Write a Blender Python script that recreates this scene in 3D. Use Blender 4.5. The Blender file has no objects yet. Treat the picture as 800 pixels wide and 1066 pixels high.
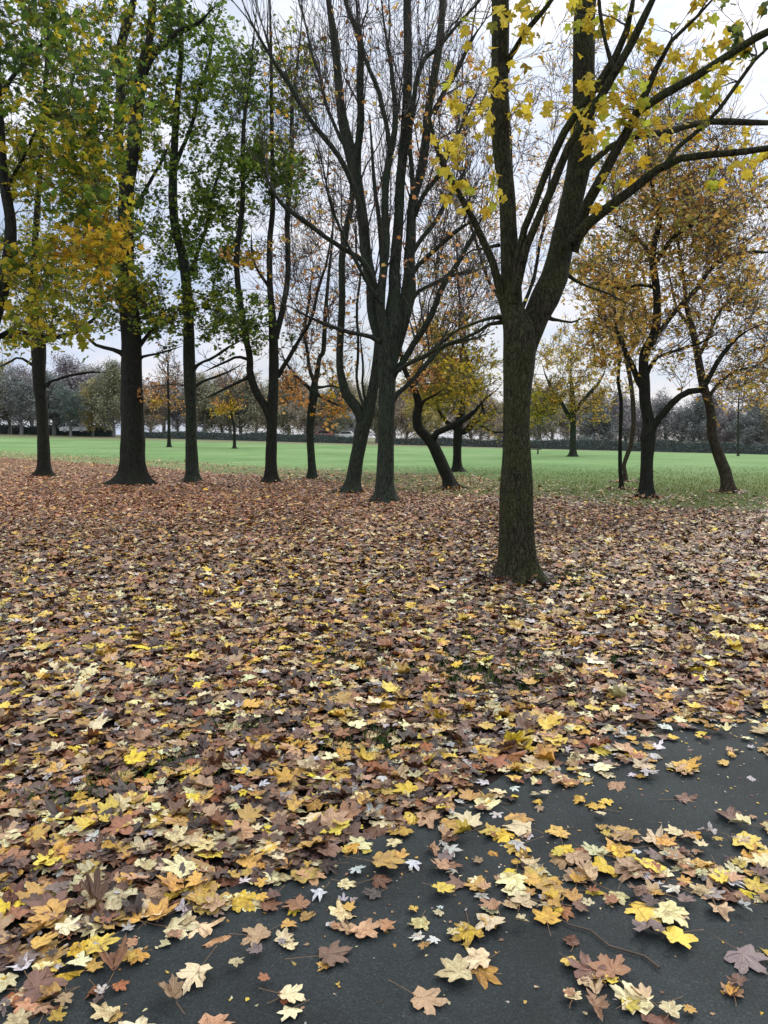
import bpy, math, numpy as np
from mathutils import Vector
rng = np.random.default_rng(7)
R = math.radians
scene = bpy.context.scene
col = scene.collection

# ------------------------------------------------------------------ camera model (for siting things where they stand)
F = 790.0; CX, CY = 400.0, 533.0
EYE = 1.55; PITCH = math.atan((533 - 455) / F)
cp, sp = math.cos(PITCH), math.sin(PITCH)

def terrain(x, y):
    x = np.asarray(x, float); y = np.asarray(y, float)
    t = np.clip((y - 25) / 105, 0, 1); t = t * t * (3 - 2 * t)
    z = t * (0.35 - 0.026 * np.clip(x, -70, 90))
    z = z + 0.02 * np.sin(x * 0.9 + 1) * np.sin(y * 0.7) * np.clip((y - 6) / 6, 0, 1)
    return z

def ray(px, py):
    a, b = (px - CX) / F, (CY - py) / F
    return np.array([a, cp + b * sp, -sp + b * cp])

def W(px, py, Y):
    d = ray(px, py); s = Y / d[1]
    return np.array([d[0] * s, Y, EYE + d[2] * s])

def GY(px, py):
    d = ray(px, py)
    lo, hi = 0.5, 400.0
    for _ in range(60):
        m = 0.5 * (lo + hi); s = m / d[1]
        if EYE + d[2] * s > terrain(d[0] * s, m): lo = m
        else: hi = m
    return lo

def to_px(P):
    P = np.atleast_2d(P); v = P - np.array([0, 0, EYE])
    dep = v[:, 1] * cp - v[:, 2] * sp
    up = v[:, 1] * sp + v[:, 2] * cp
    return CX + F * v[:, 0] / dep, CY - F * up / dep, dep

# ------------------------------------------------------------------ numpy value noise
_tab = rng.random((64, 64))
def vnoise(x, y, s):
    x = np.asarray(x) * s + 137.3; y = np.asarray(y) * s + 71.7
    xi, yi = np.floor(x).astype(int), np.floor(y).astype(int)
    fx, fy = x - xi, y - yi; fx = fx * fx * (3 - 2 * fx); fy = fy * fy * (3 - 2 * fy)
    g = lambda a, b: _tab[a % 64, b % 64]
    return (g(xi, yi) * (1 - fx) + g(xi + 1, yi) * fx) * (1 - fy) + (g(xi, yi + 1) * (1 - fx) + g(xi + 1, yi + 1) * fx) * fy
def fbm(x, y, s): return 0.55 * vnoise(x, y, s) + 0.3 * vnoise(x, y, s * 2.1) + 0.15 * vnoise(x, y, s * 4.3)

# ------------------------------------------------------------------ mesh plumbing
class MB:
    def __init__(s): s.v = []; s.f = []; s.c = []; s.w = []; s.n = 0
    def add(s, v, faces, colr=None, loc=None):
        if loc is not None: s.w.append(loc.reshape(-1, 3))
        v = np.asarray(v, float).reshape(-1, 3)
        for a in faces: s.f.append(np.asarray(a, np.int64) + s.n)
        s.v.append(v)
        if colr is not None: s.c.append(np.asarray(colr, float).reshape(-1, 3))
        s.n += len(v)
    def build(s, name, mat, parent=None, smooth=True, loc=None):
        v = np.concatenate(s.v) if s.v else np.zeros((0, 3))
        if parent is not None:
            v = v - np.array(parent_world(parent))
        elif loc is not None:
            v = v - np.asarray(loc)
        me = bpy.data.meshes.new(name)
        me.vertices.add(len(v)); me.vertices.foreach_set('co', v.astype(np.float32).ravel())
        loops = np.concatenate([a.ravel() for a in s.f]); cnt = np.concatenate([np.full(len(a), a.shape[1]) for a in s.f])
        me.loops.add(len(loops)); me.loops.foreach_set('vertex_index', loops.astype(np.int32))
        me.polygons.add(len(cnt)); st = np.concatenate([[0], np.cumsum(cnt)[:-1]])
        me.polygons.foreach_set('loop_start', st.astype(np.int32))
        me.polygons.foreach_set('use_smooth', np.full(len(cnt), smooth))
        if s.c:
            c = np.concatenate(s.c); at = me.attributes.new('col', 'FLOAT_COLOR', 'POINT')
            at.data.foreach_set('color', np.hstack([c, np.ones((len(c), 1))]).astype(np.float32).ravel())
        if s.w:
            w = np.concatenate(s.w)
            if len(w) == len(v): me.attributes.new('leafpos', 'FLOAT_VECTOR', 'POINT').data.foreach_set('vector', w.astype(np.float32).ravel())
        me.update(calc_edges=True)
        me.materials.append(mat)
        o = bpy.data.objects.new(name, me); col.objects.link(o)
        if parent is not None: o.parent = parent
        elif loc is not None: o.location = loc
        return o
def parent_world(o):
    p = np.zeros(3)
    while o is not None: p = p + np.array(o.location); o = o.parent
    return p

def tag(o, label=None, cat=None, group=None, kind=None):
    if label: o['label'] = label
    if cat: o['category'] = cat
    if group: o['group'] = group
    if kind: o['kind'] = kind
    return o
def empty(name, loc, label, cat, group=None):
    o = bpy.data.objects.new(name, None); col.objects.link(o); o.location = loc; o.empty_display_size = 0.3
    return tag(o, label, cat, group)

def norm(v): return v / np.maximum(np.linalg.norm(v, axis=-1, keepdims=True), 1e-9)

def tubes(mb, P, Rd, k=4, colr=None, twist=None, lump=None):
    """P (N,R,3), Rd (N,R): N tubes at once"""
    P = np.asarray(P, float); Rd = np.asarray(Rd, float)
    N, Rn, _ = P.shape
    T = np.gradient(P, axis=1); T = norm(T)
    m = norm(P[:, -1] - P[:, 0])
    ref = np.where(np.abs(m[:, 2:3]) > 0.8, np.array([[1., 0, 0]]), np.array([[0, 0, 1.]]))
    A = norm(np.cross(T, ref[:, None, :])); B = np.cross(T, A)
    an = np.arange(k) * 2 * math.pi / k
    rr = Rd[:, :, None] * np.ones((1, 1, k))
    if lump is not None: rr = rr * lump(np.linspace(0, 1, Rn)[None, :, None], an[None, None, :])
    V = P[:, :, None, :] + rr[..., None] * (A[:, :, None, :] * np.cos(an)[None, None, :, None] + B[:, :, None, :] * np.sin(an)[None, None, :, None])
    idx = np.arange(N * Rn * k).reshape(N, Rn, k)
    a = idx[:, :-1, :]; b = idx[:, 1:, :]
    q = np.stack([a, np.roll(a, -1, 2), np.roll(b, -1, 2), b], -1).reshape(-1, 4)
    mb.add(V, [q], None if colr is None else np.broadcast_to(colr, (N * Rn * k, 3)))

def catmull(P, n):
    """P (m,d) control points -> about n samples"""
    P = np.asarray(P, float); m = len(P)
    if m == 2: return P[0] + (P[1] - P[0]) * np.linspace(0, 1, n)[:, None]
    Q = np.vstack([2 * P[0] - P[1], P, 2 * P[-1] - P[-2]])
    d = np.linalg.norm(P[1:, :3] - P[:-1, :3], axis=1); s = np.concatenate([[0], np.cumsum(d)])
    u = np.linspace(0, s[-1] - 1e-9, n); i = np.clip(np.searchsorted(s, u, side='right') - 1, 0, m - 2)
    t = ((u - s[i]) / np.maximum(d[i], 1e-9))[:, None]
    a, b, c, e = Q[i], Q[i + 1], Q[i + 2], Q[i + 3]
    return 0.5 * (2 * b + (c - a) * t + (2 * a - 5 * b + 4 * c - e) * t ** 2 + (3 * b - a - 3 * c + e) * t ** 3)

# ------------------------------------------------------------------ leaf templates (base of the blade at the origin, tip towards +Y, unit height)
def leaf_tpl(half, ring):
    pts = [(r * math.sin(R(a)), 0.22 + r * math.cos(R(a))) for a, r in half]
    left = [(-x, y) for x, y in pts[1:-1]][::-1]
    out = pts + left; out = np.array(out); n = len(out)
    c = np.array([[0, 0.22]])
    if ring:
        v = np.vstack([c, c + (out - c) * 0.5, out])
        i = np.arange(n); j = (i + 1) % n
        tri = np.stack([np.zeros(n, int), 1 + i, 1 + j], 1)
        quad = np.stack([1 + i, 1 + n + i, 1 + n + j, 1 + j], 1)
        fc = [tri, quad]
    else:
        v = np.vstack([c, out]); i = np.arange(n); j = (i + 1) % n
        fc = [np.stack([np.zeros(n, int), 1 + i, 1 + j], 1)]
    v[:, 1] -= v[:, 1].min() * 0.3
    rr = np.linalg.norm(v - np.array([0, 0.22]), axis=1)
    ang = np.arctan2(v[:, 0], v[:, 1] - 0.22)
    vein = np.max(np.cos((ang[:, None] - np.array([0, R(52), -R(52), R(108), -R(108)])[None]) * 3.2) * (np.abs(np.arctan2(np.sin(ang[:, None] - np.array([0, R(52), -R(52), R(108), -R(108)])), np.cos(ang[:, None] - np.array([0, R(52), -R(52), R(108), -R(108)])))) < 0.6), axis=1)
    return dict(v=v, f=fc, r=rr, vein=np.clip(vein, 0, 1))
SILV = leaf_tpl([(0, .80), (6, .66), (13, .62), (18, .45), (27, .31), (38, .45), (43, .58), (52, .70), (59, .56), (67, .50), (79, .27), (92, .37), (106, .50), (119, .38), (138, .30), (160, .27), (180, .17)], True)
HI = leaf_tpl([(0, .80), (7, .68), (12, .67), (17, .54), (26, .42), (34, .52), (40, .63), (50, .72), (57, .60), (65, .59), (76, .38), (88, .46), (98, .53), (110, .54), (122, .42), (140, .37), (160, .34), (180, .20)], True)
MID = leaf_tpl([(0, .80), (13, .64), (27, .42), (50, .70), (66, .56), (78, .39), (108, .52), (150, .34), (180, .2)], False)
LOW = leaf_tpl([(0, .78), (28, .42), (52, .68), (80, .42), (110, .5), (180, .22)], False)
OVAL = leaf_tpl([(0, .78), (30, .42), (90, .32), (180, .22)], False)

def leaves(mb, tpl, pos, size, X, Y, Z, cols, curl, edge=0.25):
    """pos (N,3); X,Y,Z unit axes (N,3); curl (N,3)"""
    N = len(pos); v = tpl['v']; n = len(v)
    asp = rng.uniform(0.78, 1.12, (N, 1)); skew = rng.normal(0, 0.10, (N, 1)); jt = 0.022 if n > 20 else 0.0
    u, w = v[None, :, 0], v[None, :, 1] - 0.3
    fold = np.where(rng.random((N, 1)) < 0.16, rng.uniform(0.3, 0.9, (N, 1)), 0.0) if n > 20 else np.zeros((N, 1))
    x = (v[None, :, 0] * asp * (1 - 0.35 * fold) + skew * v[None, :, 1] ** 2 + rng.normal(0, jt, (N, n))) * size[:, None]
    y = (v[None, :, 1] * (1 + 0.12 * skew * np.sin(5 * u)) + rng.normal(0, jt, (N, n))) * size[:, None]
    z = size[:, None] * (fold * np.abs(u) + curl[:, 0:1] * u * u + curl[:, 1:2] * w * w + curl[:, 2:3] * u * w + 0.05 * (1 - tpl['vein'][None]) * np.sign(curl[:, 0:1] + 1e-3) + 0.10 * curl[:, 1:2] * np.sin(9 * u + 7 * w + curl[:, 2:3] * 9))
    V = pos[:, None, :] + x[..., None] * X[:, None] + y[..., None] * Y[:, None] + z[..., None] * Z[:, None]
    base = (np.arange(N) * n)[:, None, None]
    fs = [(f[None] + base).reshape(-1, f.shape[1]) for f in tpl['f']]
    e = 1 - edge * (tpl['r'][None] / 0.8) ** 2 + 0.10 * tpl['vein'][None]
    C = np.clip(cols[:, None, :] * e[..., None], 0, 1)
    rnd = rng.random(N)[:, None] * np.ones((1, n))
    mb.add(V, fs, C, np.stack([v[None, :, 0] * np.ones((N, 1)), v[None, :, 1] * np.ones((N, 1)) - 0.22, rnd], -1))

def basis(yaw, tilt, roll):
    """leaf axes from yaw about z, tilt of the tip, roll about the leaf axis"""
    Y = np.stack([np.cos(yaw) * np.cos(tilt), np.sin(yaw) * np.cos(tilt), np.sin(tilt)], 1)
    X0 = np.stack([np.sin(yaw), -np.cos(yaw), 0 * yaw], 1)
    Z0 = np.cross(X0, Y)
    X = X0 * np.cos(roll)[:, None] + Z0 * np.sin(roll)[:, None]
    return X, Y, np.cross(X, Y)

def lin(r, g, b):
    f = lambda c: ((c / 255 + 0.055) / 1.055) ** 2.4 if c > 10 else c / 255 / 12.92
    return np.array([f(r), f(g), f(b)])

# ------------------------------------------------------------------ materials
def nodes(name):
    m = bpy.data.materials.new(name); m.use_nodes = True
    nt = m.node_tree; nt.nodes.clear()
    out = nt.nodes.new('ShaderNodeOutputMaterial'); b = nt.nodes.new('ShaderNodeBsdfPrincipled')
    nt.links.new(b.outputs[0], out.inputs[0])
    return m, nt, b, out
def N(nt, t, **kw):
    n = nt.nodes.new(t)
    for k, v in kw.items():
        if k in n.inputs: n.inputs[k].default_value = v
        else: setattr(n, k, v)
    return n
def ramp(nt, src, stops):
    r = nt.nodes.new('ShaderNodeValToRGB'); nt.links.new(src, r.inputs[0])
    while len(r.color_ramp.elements) < len(stops): r.color_ramp.elements.new(0.5)
    for e, (p, c) in zip(r.color_ramp.elements, stops):
        e.position = p; e.color = (*c, 1) if len(c) == 3 else c
    return r
def mixc(nt, fac, a, b, blend='MIX'):
    m = nt.nodes.new('ShaderNodeMix'); m.data_type = 'RGBA'; m.blend_type = blend
    for s, v in ((0, fac), (6, a), (7, b)):
        if hasattr(v, 'is_linked') or hasattr(v, 'links'): nt.links.new(v, m.inputs[s])
        else: m.inputs[s].default_value = v if s == 0 else (*v, 1)
    return m.outputs[2]

def bark_mat(name, dark, light, moss, scale=1.0, moss_amt=0.5, bump=0.6):
    m, nt, b, _ = nodes(name)
    tc = N(nt, 'ShaderNodeTexCoord')
    wn = N(nt, 'ShaderNodeTexNoise', Scale=5.0, Detail=4.0); nt.links.new(tc.outputs['Object'], wn.inputs[0])
    wv = N(nt, 'ShaderNodeVectorMath', operation='MULTIPLY_ADD'); wv.inputs[1].default_value = (0.10, 0.10, 0.16)
    nt.links.new(wn.outputs['Color'], wv.inputs[0]); nt.links.new(tc.outputs['Object'], wv.inputs[2])
    mp = N(nt, 'ShaderNodeMapping'); mp.inputs['Scale'].default_value = (16 * scale, 16 * scale, 4.0 * scale)
    nt.links.new(wv.outputs[0], mp.inputs[0])
    n1 = N(nt, 'ShaderNodeTexNoise', Scale=2.2, Detail=10.0, Roughness=0.75); nt.links.new(mp.outputs[0], n1.inputs[0])
    vo = N(nt, 'ShaderNodeTexVoronoi', Scale=2.4, feature='DISTANCE_TO_EDGE', Randomness=1.0); nt.links.new(mp.outputs[0], vo.inputs[0])
    n2 = N(nt, 'ShaderNodeTexNoise', Scale=2.6, Detail=8.0, Roughness=0.65); nt.links.new(tc.outputs['Object'], n2.inputs[0])
    n3 = N(nt, 'ShaderNodeTexNoise', Scale=60.0, Detail=4.0, Roughness=0.7); nt.links.new(tc.outputs['Object'], n3.inputs[0])
    r1 = ramp(nt, n1.outputs[0], [(0.40, dark), (0.66, light)])
    r2 = ramp(nt, n2.outputs[0], [(0.42, (0, 0, 0)), (0.62, (1, 1, 1))])
    ms = N(nt, 'ShaderNodeMath', operation='MULTIPLY'); ms.inputs[1].default_value = moss_amt; nt.links.new(r2.outputs[0], ms.inputs[0])
    c = mixc(nt, ms.outputs[0], r1.outputs[0], moss)
    rv = ramp(nt, vo.outputs['Distance'], [(0.0, (0.25, 0.25, 0.25)), (0.14, (1, 1, 1))])
    c2 = mixc(nt, 0.6, c, rv.outputs[0], 'MULTIPLY')
    r3 = ramp(nt, n3.outputs[0], [(0.35, (0.55, 0.55, 0.55)), (0.7, (1.5, 1.5, 1.45))])
    c3 = mixc(nt, 0.8, c2, r3.outputs[0], 'MULTIPLY')
    nt.links.new(c3, b.inputs['Base Color'])
    b.inputs['Roughness'].default_value = 0.85; b.inputs['Specular IOR Level'].default_value = 0.2
    ad = N(nt, 'ShaderNodeMath', operation='MULTIPLY_ADD'); ad.inputs[1].default_value = 0.7; nt.links.new(rv.outputs[0], ad.inputs[0]); nt.links.new(n1.outputs[0], ad.inputs[2])
    bp = N(nt, 'ShaderNodeBump', Strength=bump, Distance=0.03); nt.links.new(ad.outputs[0], bp.inputs['Height']); nt.links.new(bp.outputs[0], b.inputs['Normal'])
    return m

def leaf_mat(name, trans=0.0, rough=0.55, spec=0.3, spots=True, back=0.0):
    m, nt, b, out = nodes(name)
    at = N(nt, 'ShaderNodeAttribute', attribute_name='col')
    c = at.outputs['Color']
    L = nt.links.new
    def math_(op, a, b2=None, c2=None, clamp=False):
        n = N(nt, 'ShaderNodeMath', operation=op); n.use_clamp = clamp
        for i, v in enumerate((a, b2, c2)):
            if v is None: continue
            if isinstance(v, (int, float)): n.inputs[i].default_value = v
            else: L(v, n.inputs[i])
        return n.outputs[0]
    if spots:
        lp = N(nt, 'ShaderNodeAttribute', attribute_name='leafpos'); sp_ = N(nt, 'ShaderNodeSeparateXYZ'); L(lp.outputs['Vector'], sp_.inputs[0])
        ax = math_('ABSOLUTE', sp_.outputs[0]); y = sp_.outputs[1]; rd = sp_.outputs[2]
        best = None
        for ang in (0, 52, 108):
            ct, st = math.cos(R(ang)), math.sin(R(ang))
            d = math_('ABSOLUTE', math_('SUBTRACT', math_('MULTIPLY', ax, ct), math_('MULTIPLY', y, st)))
            al = math_('ADD', math_('MULTIPLY', ax, st), math_('MULTIPLY', y, ct))
            pen = math_('MULTIPLY', math_('LESS_THAN', al, 0.0), 1.0)
            d = math_('ADD', d, pen); best = d if best is None else math_('MINIMUM', best, d)
        vein = math_('SUBTRACT', 1.0, math_('MULTIPLY', best, 55.0), clamp=True)
        # blotches that differ from leaf to leaf
        sc_ = N(nt, 'ShaderNodeCombineXYZ'); L(sp_.outputs[0], sc_.inputs[0]); L(y, sc_.inputs[1]); L(math_('MULTIPLY', rd, 37.0), sc_.inputs[2])
        n = N(nt, 'ShaderNodeTexNoise', Scale=3.2, Detail=6.0, Roughness=0.68); L(sc_.outputs[0], n.inputs[0])
        thr = math_('ADD', n.outputs[0], math_('MULTIPLY', math_('SUBTRACT', rd, 0.5), 0.22))
        r = ramp(nt, thr, [(0.30, (0.36, 0.27, 0.20)), (0.43, (0.80, 0.72, 0.62)), (0.52, (1, 1, 1)), (0.75, (1.1, 1.1, 1.1))])
        c = mixc(nt, 0.9, c, r.outputs[0], 'MULTIPLY')
        n2 = N(nt, 'ShaderNodeTexNoise', Scale=22.0, Detail=4.0, Roughness=0.7); L(sc_.outputs[0], n2.inputs[0])
        r2 = ramp(nt, n2.outputs[0], [(0.35, (0.72, 0.70, 0.68)), (0.6, (1.08, 1.08, 1.08))]); c = mixc(nt, 0.7, c, r2.outputs[0], 'MULTIPLY')
        vc = mixc(nt, 0.35, c, (0.55, 0.45, 0.30)); c = mixc(nt, math_('MULTIPLY', vein, 0.7), c, vc)
        hh = math_('ADD', math_('MULTIPLY', n.outputs[0], 1.2), math_('ADD', math_('MULTIPLY', n2.outputs[0], 0.25), math_('MULTIPLY', vein, 0.3)))
        bp = N(nt, 'ShaderNodeBump', Strength=0.7, Distance=0.012); L(hh, bp.inputs['Height']); L(bp.outputs[0], b.inputs['Normal'])
    if back > 0:
        g = N(nt, 'ShaderNodeNewGeometry'); f = N(nt, 'ShaderNodeMath', operation='MULTIPLY'); f.inputs[1].default_value = back
        L(g.outputs['Backfacing'], f.inputs[0]); c = mixc(nt, f.outputs[0], c, (0.42, 0.40, 0.36))
    L(c, b.inputs['Base Color']); b.inputs['Roughness'].default_value = rough; b.inputs['Specular IOR Level'].default_value = spec
    if trans > 0:
        t = N(nt, 'ShaderNodeBsdfTranslucent'); L(c, t.inputs[0])
        mx = N(nt, 'ShaderNodeMixShader'); mx.inputs[0].default_value = trans
        L(b.outputs[0], mx.inputs[1]); L(t.outputs[0], mx.inputs[2]); L(mx.outputs[0], out.inputs[0])
    return m

def plain_mat(name, c, rough=0.7, var=0.25, scale=8.0, metallic=0.0):
    m, nt, b, _ = nodes(name)
    tc = N(nt, 'ShaderNodeTexCoord'); n = N(nt, 'ShaderNodeTexNoise', Scale=scale, Detail=5.0); nt.links.new(tc.outputs['Object'], n.inputs[0])
    r = ramp(nt, n.outputs[0], [(0.3, tuple(x * (1 - var) for x in c)), (0.7, tuple(min(1, x * (1 + var)) for x in c))])
    nt.links.new(r.outputs[0], b.inputs['Base Color']); b.inputs['Roughness'].default_value = rough; b.inputs['Metallic'].default_value = metallic
    return m

M_BARK = bark_mat('bark_hero', (0.009, 0.009, 0.006), (0.085, 0.080, 0.046), (0.052, 0.068, 0.020), 1.0, 0.6, 0.8)
M_BARKD = bark_mat('bark_dark', (0.009, 0.010, 0.009), (0.040, 0.040, 0.032), (0.026, 0.036, 0.020), 0.7, 0.5)
M_BARKG = bark_mat('bark_green_grey', (0.008, 0.011, 0.009), (0.078, 0.088, 0.068), (0.036, 0.056, 0.034), 0.7, 0.7)
M_BARKB = bark_mat('bark_brown', (0.025, 0.021, 0.016), (0.13, 0.105, 0.075), (0.05, 0.055, 0.03), 0.7, 0.3)
M_TWIG = plain_mat('twig_bark', (0.036, 0.031, 0.024), 0.8, 0.4, 3.0)
M_TWIGW = plain_mat('twig_bark_warm', (0.055, 0.043, 0.034), 0.8, 0.4, 3.0)
M_LITTER = leaf_mat('litter_leaves', 0.0, 0.42, 0.45, True, 0.12)
M_LEAFN = leaf_mat('near_crown_leaves', 0.5, 0.5, 0.3, True)
M_LEAF = leaf_mat('crown_leaves', 0.6, 0.6, 0.25, False)
M_STALK = plain_mat('leaf_stalk', (0.20, 0.12, 0.06), 0.6, 0.4, 30.0)
M_GRASS = leaf_mat('grass_blades', 0.2, 0.6, 0.25, False)

# ------------------------------------------------------------------ palettes (linear albedo)
PG = [lin(112, 138, 54), lin(86, 114, 50), lin(136, 152, 60), lin(70, 96, 50)]
PYG = [lin(146, 150, 44), lin(176, 166, 52), lin(112, 128, 46), lin(196, 172, 52), lin(92, 112, 42)]
PGOLD = [lin(206, 170, 44), lin(198, 152, 42), lin(172, 150, 50), lin(214, 182, 64)]
POR = [lin(222, 166, 92), lin(208, 148, 88), lin(228, 184, 112), lin(188, 142, 108)]
PTAN = [lin(214, 178, 88), lin(220, 172, 78), lin(178, 164, 84), lin(226, 190, 108), lin(200, 152, 82), lin(156, 150, 80)]
POLV = [lin(182, 160, 58), lin(154, 146, 58), lin(204, 172, 58), lin(134, 132, 58)]
PYEL = [lin(226, 208, 74), lin(216, 194, 62), lin(186, 196, 74), lin(230, 196, 56)]
PBRN = [lin(120, 84, 52), lin(150, 104, 60), lin(104, 80, 58)]

# ------------------------------------------------------------------ tree builder
class Tree:
    def __init__(s, name, base, label, group, mat, twigmat, D=None, cat='tree'):
        px, py = base; s.D = D or GY(px, py)
        b = W(px, py, s.D); b[2] = float(terrain(b[0], b[1]))
        s.base = b; s.root = empty(name, tuple(b), label, cat, group)
        s.mat, s.twm = mat, twigmat
        s.np_, s.nr, s.nt_ = [b[None]], [np.array([0.01])], [np.array([[0, 0, 1.]])]
        s.wood = MB(); s.fol = MB(); s.sec = []
        s.hasleaf = False
    def _nodes(s, P, r):
        T = norm(np.gradient(P, axis=0)); s.np_.append(P); s.nr.append(r); s.nt_.append(T)
    def limb(s, pts, d0=0.0, d1=0.0, trunk=False, k=10, part='limb', wmul=1.0):
        pts = np.asarray(pts, float); m = len(pts)
        L = np.concatenate([[0], np.cumsum(np.hypot(*(pts[1:, :2] - pts[:-1, :2]).T))]); t = L / L[-1]
        P = []
        for (px, py, w), tt in zip(pts, t):
            Y = s.D + d0 + (d1 - d0) * tt; q = W(px, py, Y); P.append([*q, max(0.004, wmul * (0.89 if s.D < 9 else 0.94) * w / 2 / F * Y)])
        P = np.array(P)
        if trunk: P[0, 2] = min(P[0, 2], s.base[2]) - 0.25
        ln = np.sum(np.linalg.norm(P[1:, :3] - P[:-1, :3], axis=1))
        n = int(max(8, min(160, ln / (0.045 if (trunk and s.D < 12) else 0.09 if trunk else 0.22))))
        Q = catmull(P, n); Q[:, 3] = np.maximum(Q[:, 3], 0.004)
        if not trunk:
            j = rng.normal(0, 1, (n, 3)); j = np.cumsum(j, 0) * 0.006; j -= j[0] + (j[-1] - j[0]) * np.linspace(0, 1, n)[:, None]; Q[:, :3] += j
        rad = Q[:, 3].copy()
        uu = np.linspace(0, 1, n); rad *= 1 - 0.8 * np.clip((uu - (0.7 if not trunk else 0.85)) / 0.3, 0, 1)
        if not trunk and n > 12:
            wv = np.sin(uu[:, None] * np.array([[17., 13., 19.]]) + rng.uniform(0, 6, 3)) * 0.018 * ln * 0.35 * np.sin(uu * math.pi)[:, None]; Q[:, :3] += wv
        mb = MB(); ph = rng.uniform(0, 6.28, 6)
        if trunk:
            h = Q[:, 2] - s.base[2]; r0 = rad[0]
            zz = np.linspace(0, 1, n)
            def lump(u, an):
                hh = np.interp(u, zz, h)
                fl = np.exp(-np.clip(hh, -0.2, 9) / (1.1 * r0 + 0.06))
                lobes = 0.55 + 0.45 * np.sin(an * 5 + ph[0]) + 0.3 * np.sin(an * 3 + ph[1])
                return 1 + (fl * 0.38 + 0.75 * np.exp(-np.clip(hh, -0.1, 9) / (0.32 * r0 + 0.03))) * np.clip(lobes, 0.05, 2) + 0.035 * np.sin(an * 4 + hh * 1.3 + ph[2]) + 0.03 * np.sin(an * 7 - hh * 2.1 + ph[3]) + 0.02 * np.sin(an * 2 + hh * 5 + ph[4]) + 0.012 * np.sin(an * 13 + hh * 9 + ph[5])
            tubes(mb, Q[None, :, :3], rad[None], 40 if s.D < 12 else 16, lump=lump)
        else:
            lump = lambda u, an: 1 + 0.05 * np.sin(an * 3 + u * 17 + ph[0]) + 0.04 * np.sin(an * 2 - u * 31 + ph[1])
            tubes(mb, Q[None, :, :3], rad[None], k, lump=lump)
        mb.build('trunk' if trunk else part, s.mat, s.root)
        if trunk:
            keep = Q[:, 2] - s.base[2] > 1.8
            if keep.sum() > 2: s._nodes(Q[keep, :3], rad[keep])
        else: s._nodes(Q[:, :3], rad); s.sec.append((Q[:, :3], rad))
        return Q
    def spray(s, cx, cy, rx, ry, n, pal=None, per=6, size=0.12, dy=0.0, rd=None, sub=3, sublen=0.5, up=0.2, ter=3, droop=0.3, maxlen=3.0, tpl=None, colnoise=True):
        if s.D > 9: n = int(n * 1.35); per = per * 1.45
        D = s.D + dy; rd = rd if rd is not None else 0.5 * (rx + ry) / F * D * 1.1
        g = rng.normal(size=(n, 3)); g = norm(g) * (rng.random((n, 1)) ** 0.4)
        tg = np.array([W(cx + a * rx, cy - c * ry, max(2.5, D + b * rd)) for a, b, c in g])
        tg = tg[tg[:, 2] > terrain(tg[:, 0], tg[:, 1]) + 1.6]
        if len(tg) == 0: return
        NP = np.concatenate(s.np_); NR = np.concatenate(s.nr); NT = np.concatenate(s.nt_)
        d = np.min(np.linalg.norm(tg[:, None] - NP[None, ::3], axis=2), axis=1); tg = tg[np.argsort(d)]
        BP, BR = [], []
        for q in tg:
            dd = np.linalg.norm(NP - q, axis=1) + 0.6 * np.clip(NP[:, 2] - q[2] + 0.1, 0, None) + 0.02 / np.maximum(NR, 0.004) * 0.02
            i = int(np.argmin(dd)); p0, t0, r = NP[i], NT[i], NR[i]
            L = np.linalg.norm(q - p0)
            if L < 0.12: continue
            c = p0 + (t0 * 0.45 + (q - p0) / L * 0.3 + np.array([0, 0, up * 0.5])) * L * 0.55
            t = np.linspace(0, 1, 8)[:, None]
            P = (1 - t) ** 2 * p0 + 2 * t * (1 - t) * c + t * t * q
            jit = rng.normal(0, 0.014 * L, (8, 3)); jit[0] = 0; P = P + jit
            r0 = min(r * 0.65, 0.008 + 0.012 * L); r1 = 0.0055 * (D / 20)
            rad = r0 + (max(r1, 0.003) - r0) * np.linspace(0, 1, 8) ** 0.8
            BP.append(P); BR.append(rad)
            NP = np.vstack([NP, P[1:]]); NR = np.concatenate([NR, rad[1:]]); NT = np.vstack([NT, norm(np.gradient(P, axis=0))[1:]])
        if not BP: return
        BP = np.array(BP); BR = np.array(BR)
        s.np_.append(BP[:, 1:].reshape(-1, 3)); s.nr.append(BR[:, 1:].ravel()); s.nt_.append(norm(np.gradient(BP, axis=1))[:, 1:].reshape(-1, 3))
        tubes(s.wood, BP, BR, 5)
        S1, S1r = s._side(BP, BR, sub, sublen, up, 5, D)
        LP = [BP[:, 4:].reshape(-1, 3), S1[:, 1:].reshape(-1, 3)]
        if ter:
            S2, _ = s._side(S1, S1r, ter, sublen * 0.5, up * 0.6, 4, D); LP.append(S2[:, 1:].reshape(-1, 3))
        if pal is not None and per > 0:
            LPp = np.concatenate(LP); cnt = int(per * n)
            sub_ = rng.integers(0, len(LPp), max(6, int(len(LPp) * 0.35))); idx = sub_[rng.integers(0, len(sub_), cnt)]; pos = LPp[idx] + rng.normal(0, 0.05 + size * 0.25, (cnt, 3)) - np.array([0, 0, size * 0.3])
            s.leaf(pos, pal, size, droop, tpl or (MID if s.D < 12 else LOW))
    def _side(s, P, Rd, m, length, up, rn, D):
        Nn, Rn, _ = P.shape
        cnt = Nn * m; i = np.repeat(np.arange(Nn), m); f = rng.uniform(0.15, 0.98, cnt) * (Rn - 1); a = np.minimum(f.astype(int), Rn - 2); w = (f - a)[:, None]
        p = P[i, a] * (1 - w) + P[i, a + 1] * w
        T = norm(P[i, a + 1] - P[i, a]); d = norm(T * 1.15 + rng.normal(0, 0.50, (cnt, 3)) + np.array([0, 0, up]))
        L = length * rng.uniform(0.4, 1.3, cnt)
        t = np.linspace(0, 1, rn)[None, :, None]
        bend = rng.normal(0, 0.10, (cnt, 1, 3)) + np.array([0, 0, up * 0.3])
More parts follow.
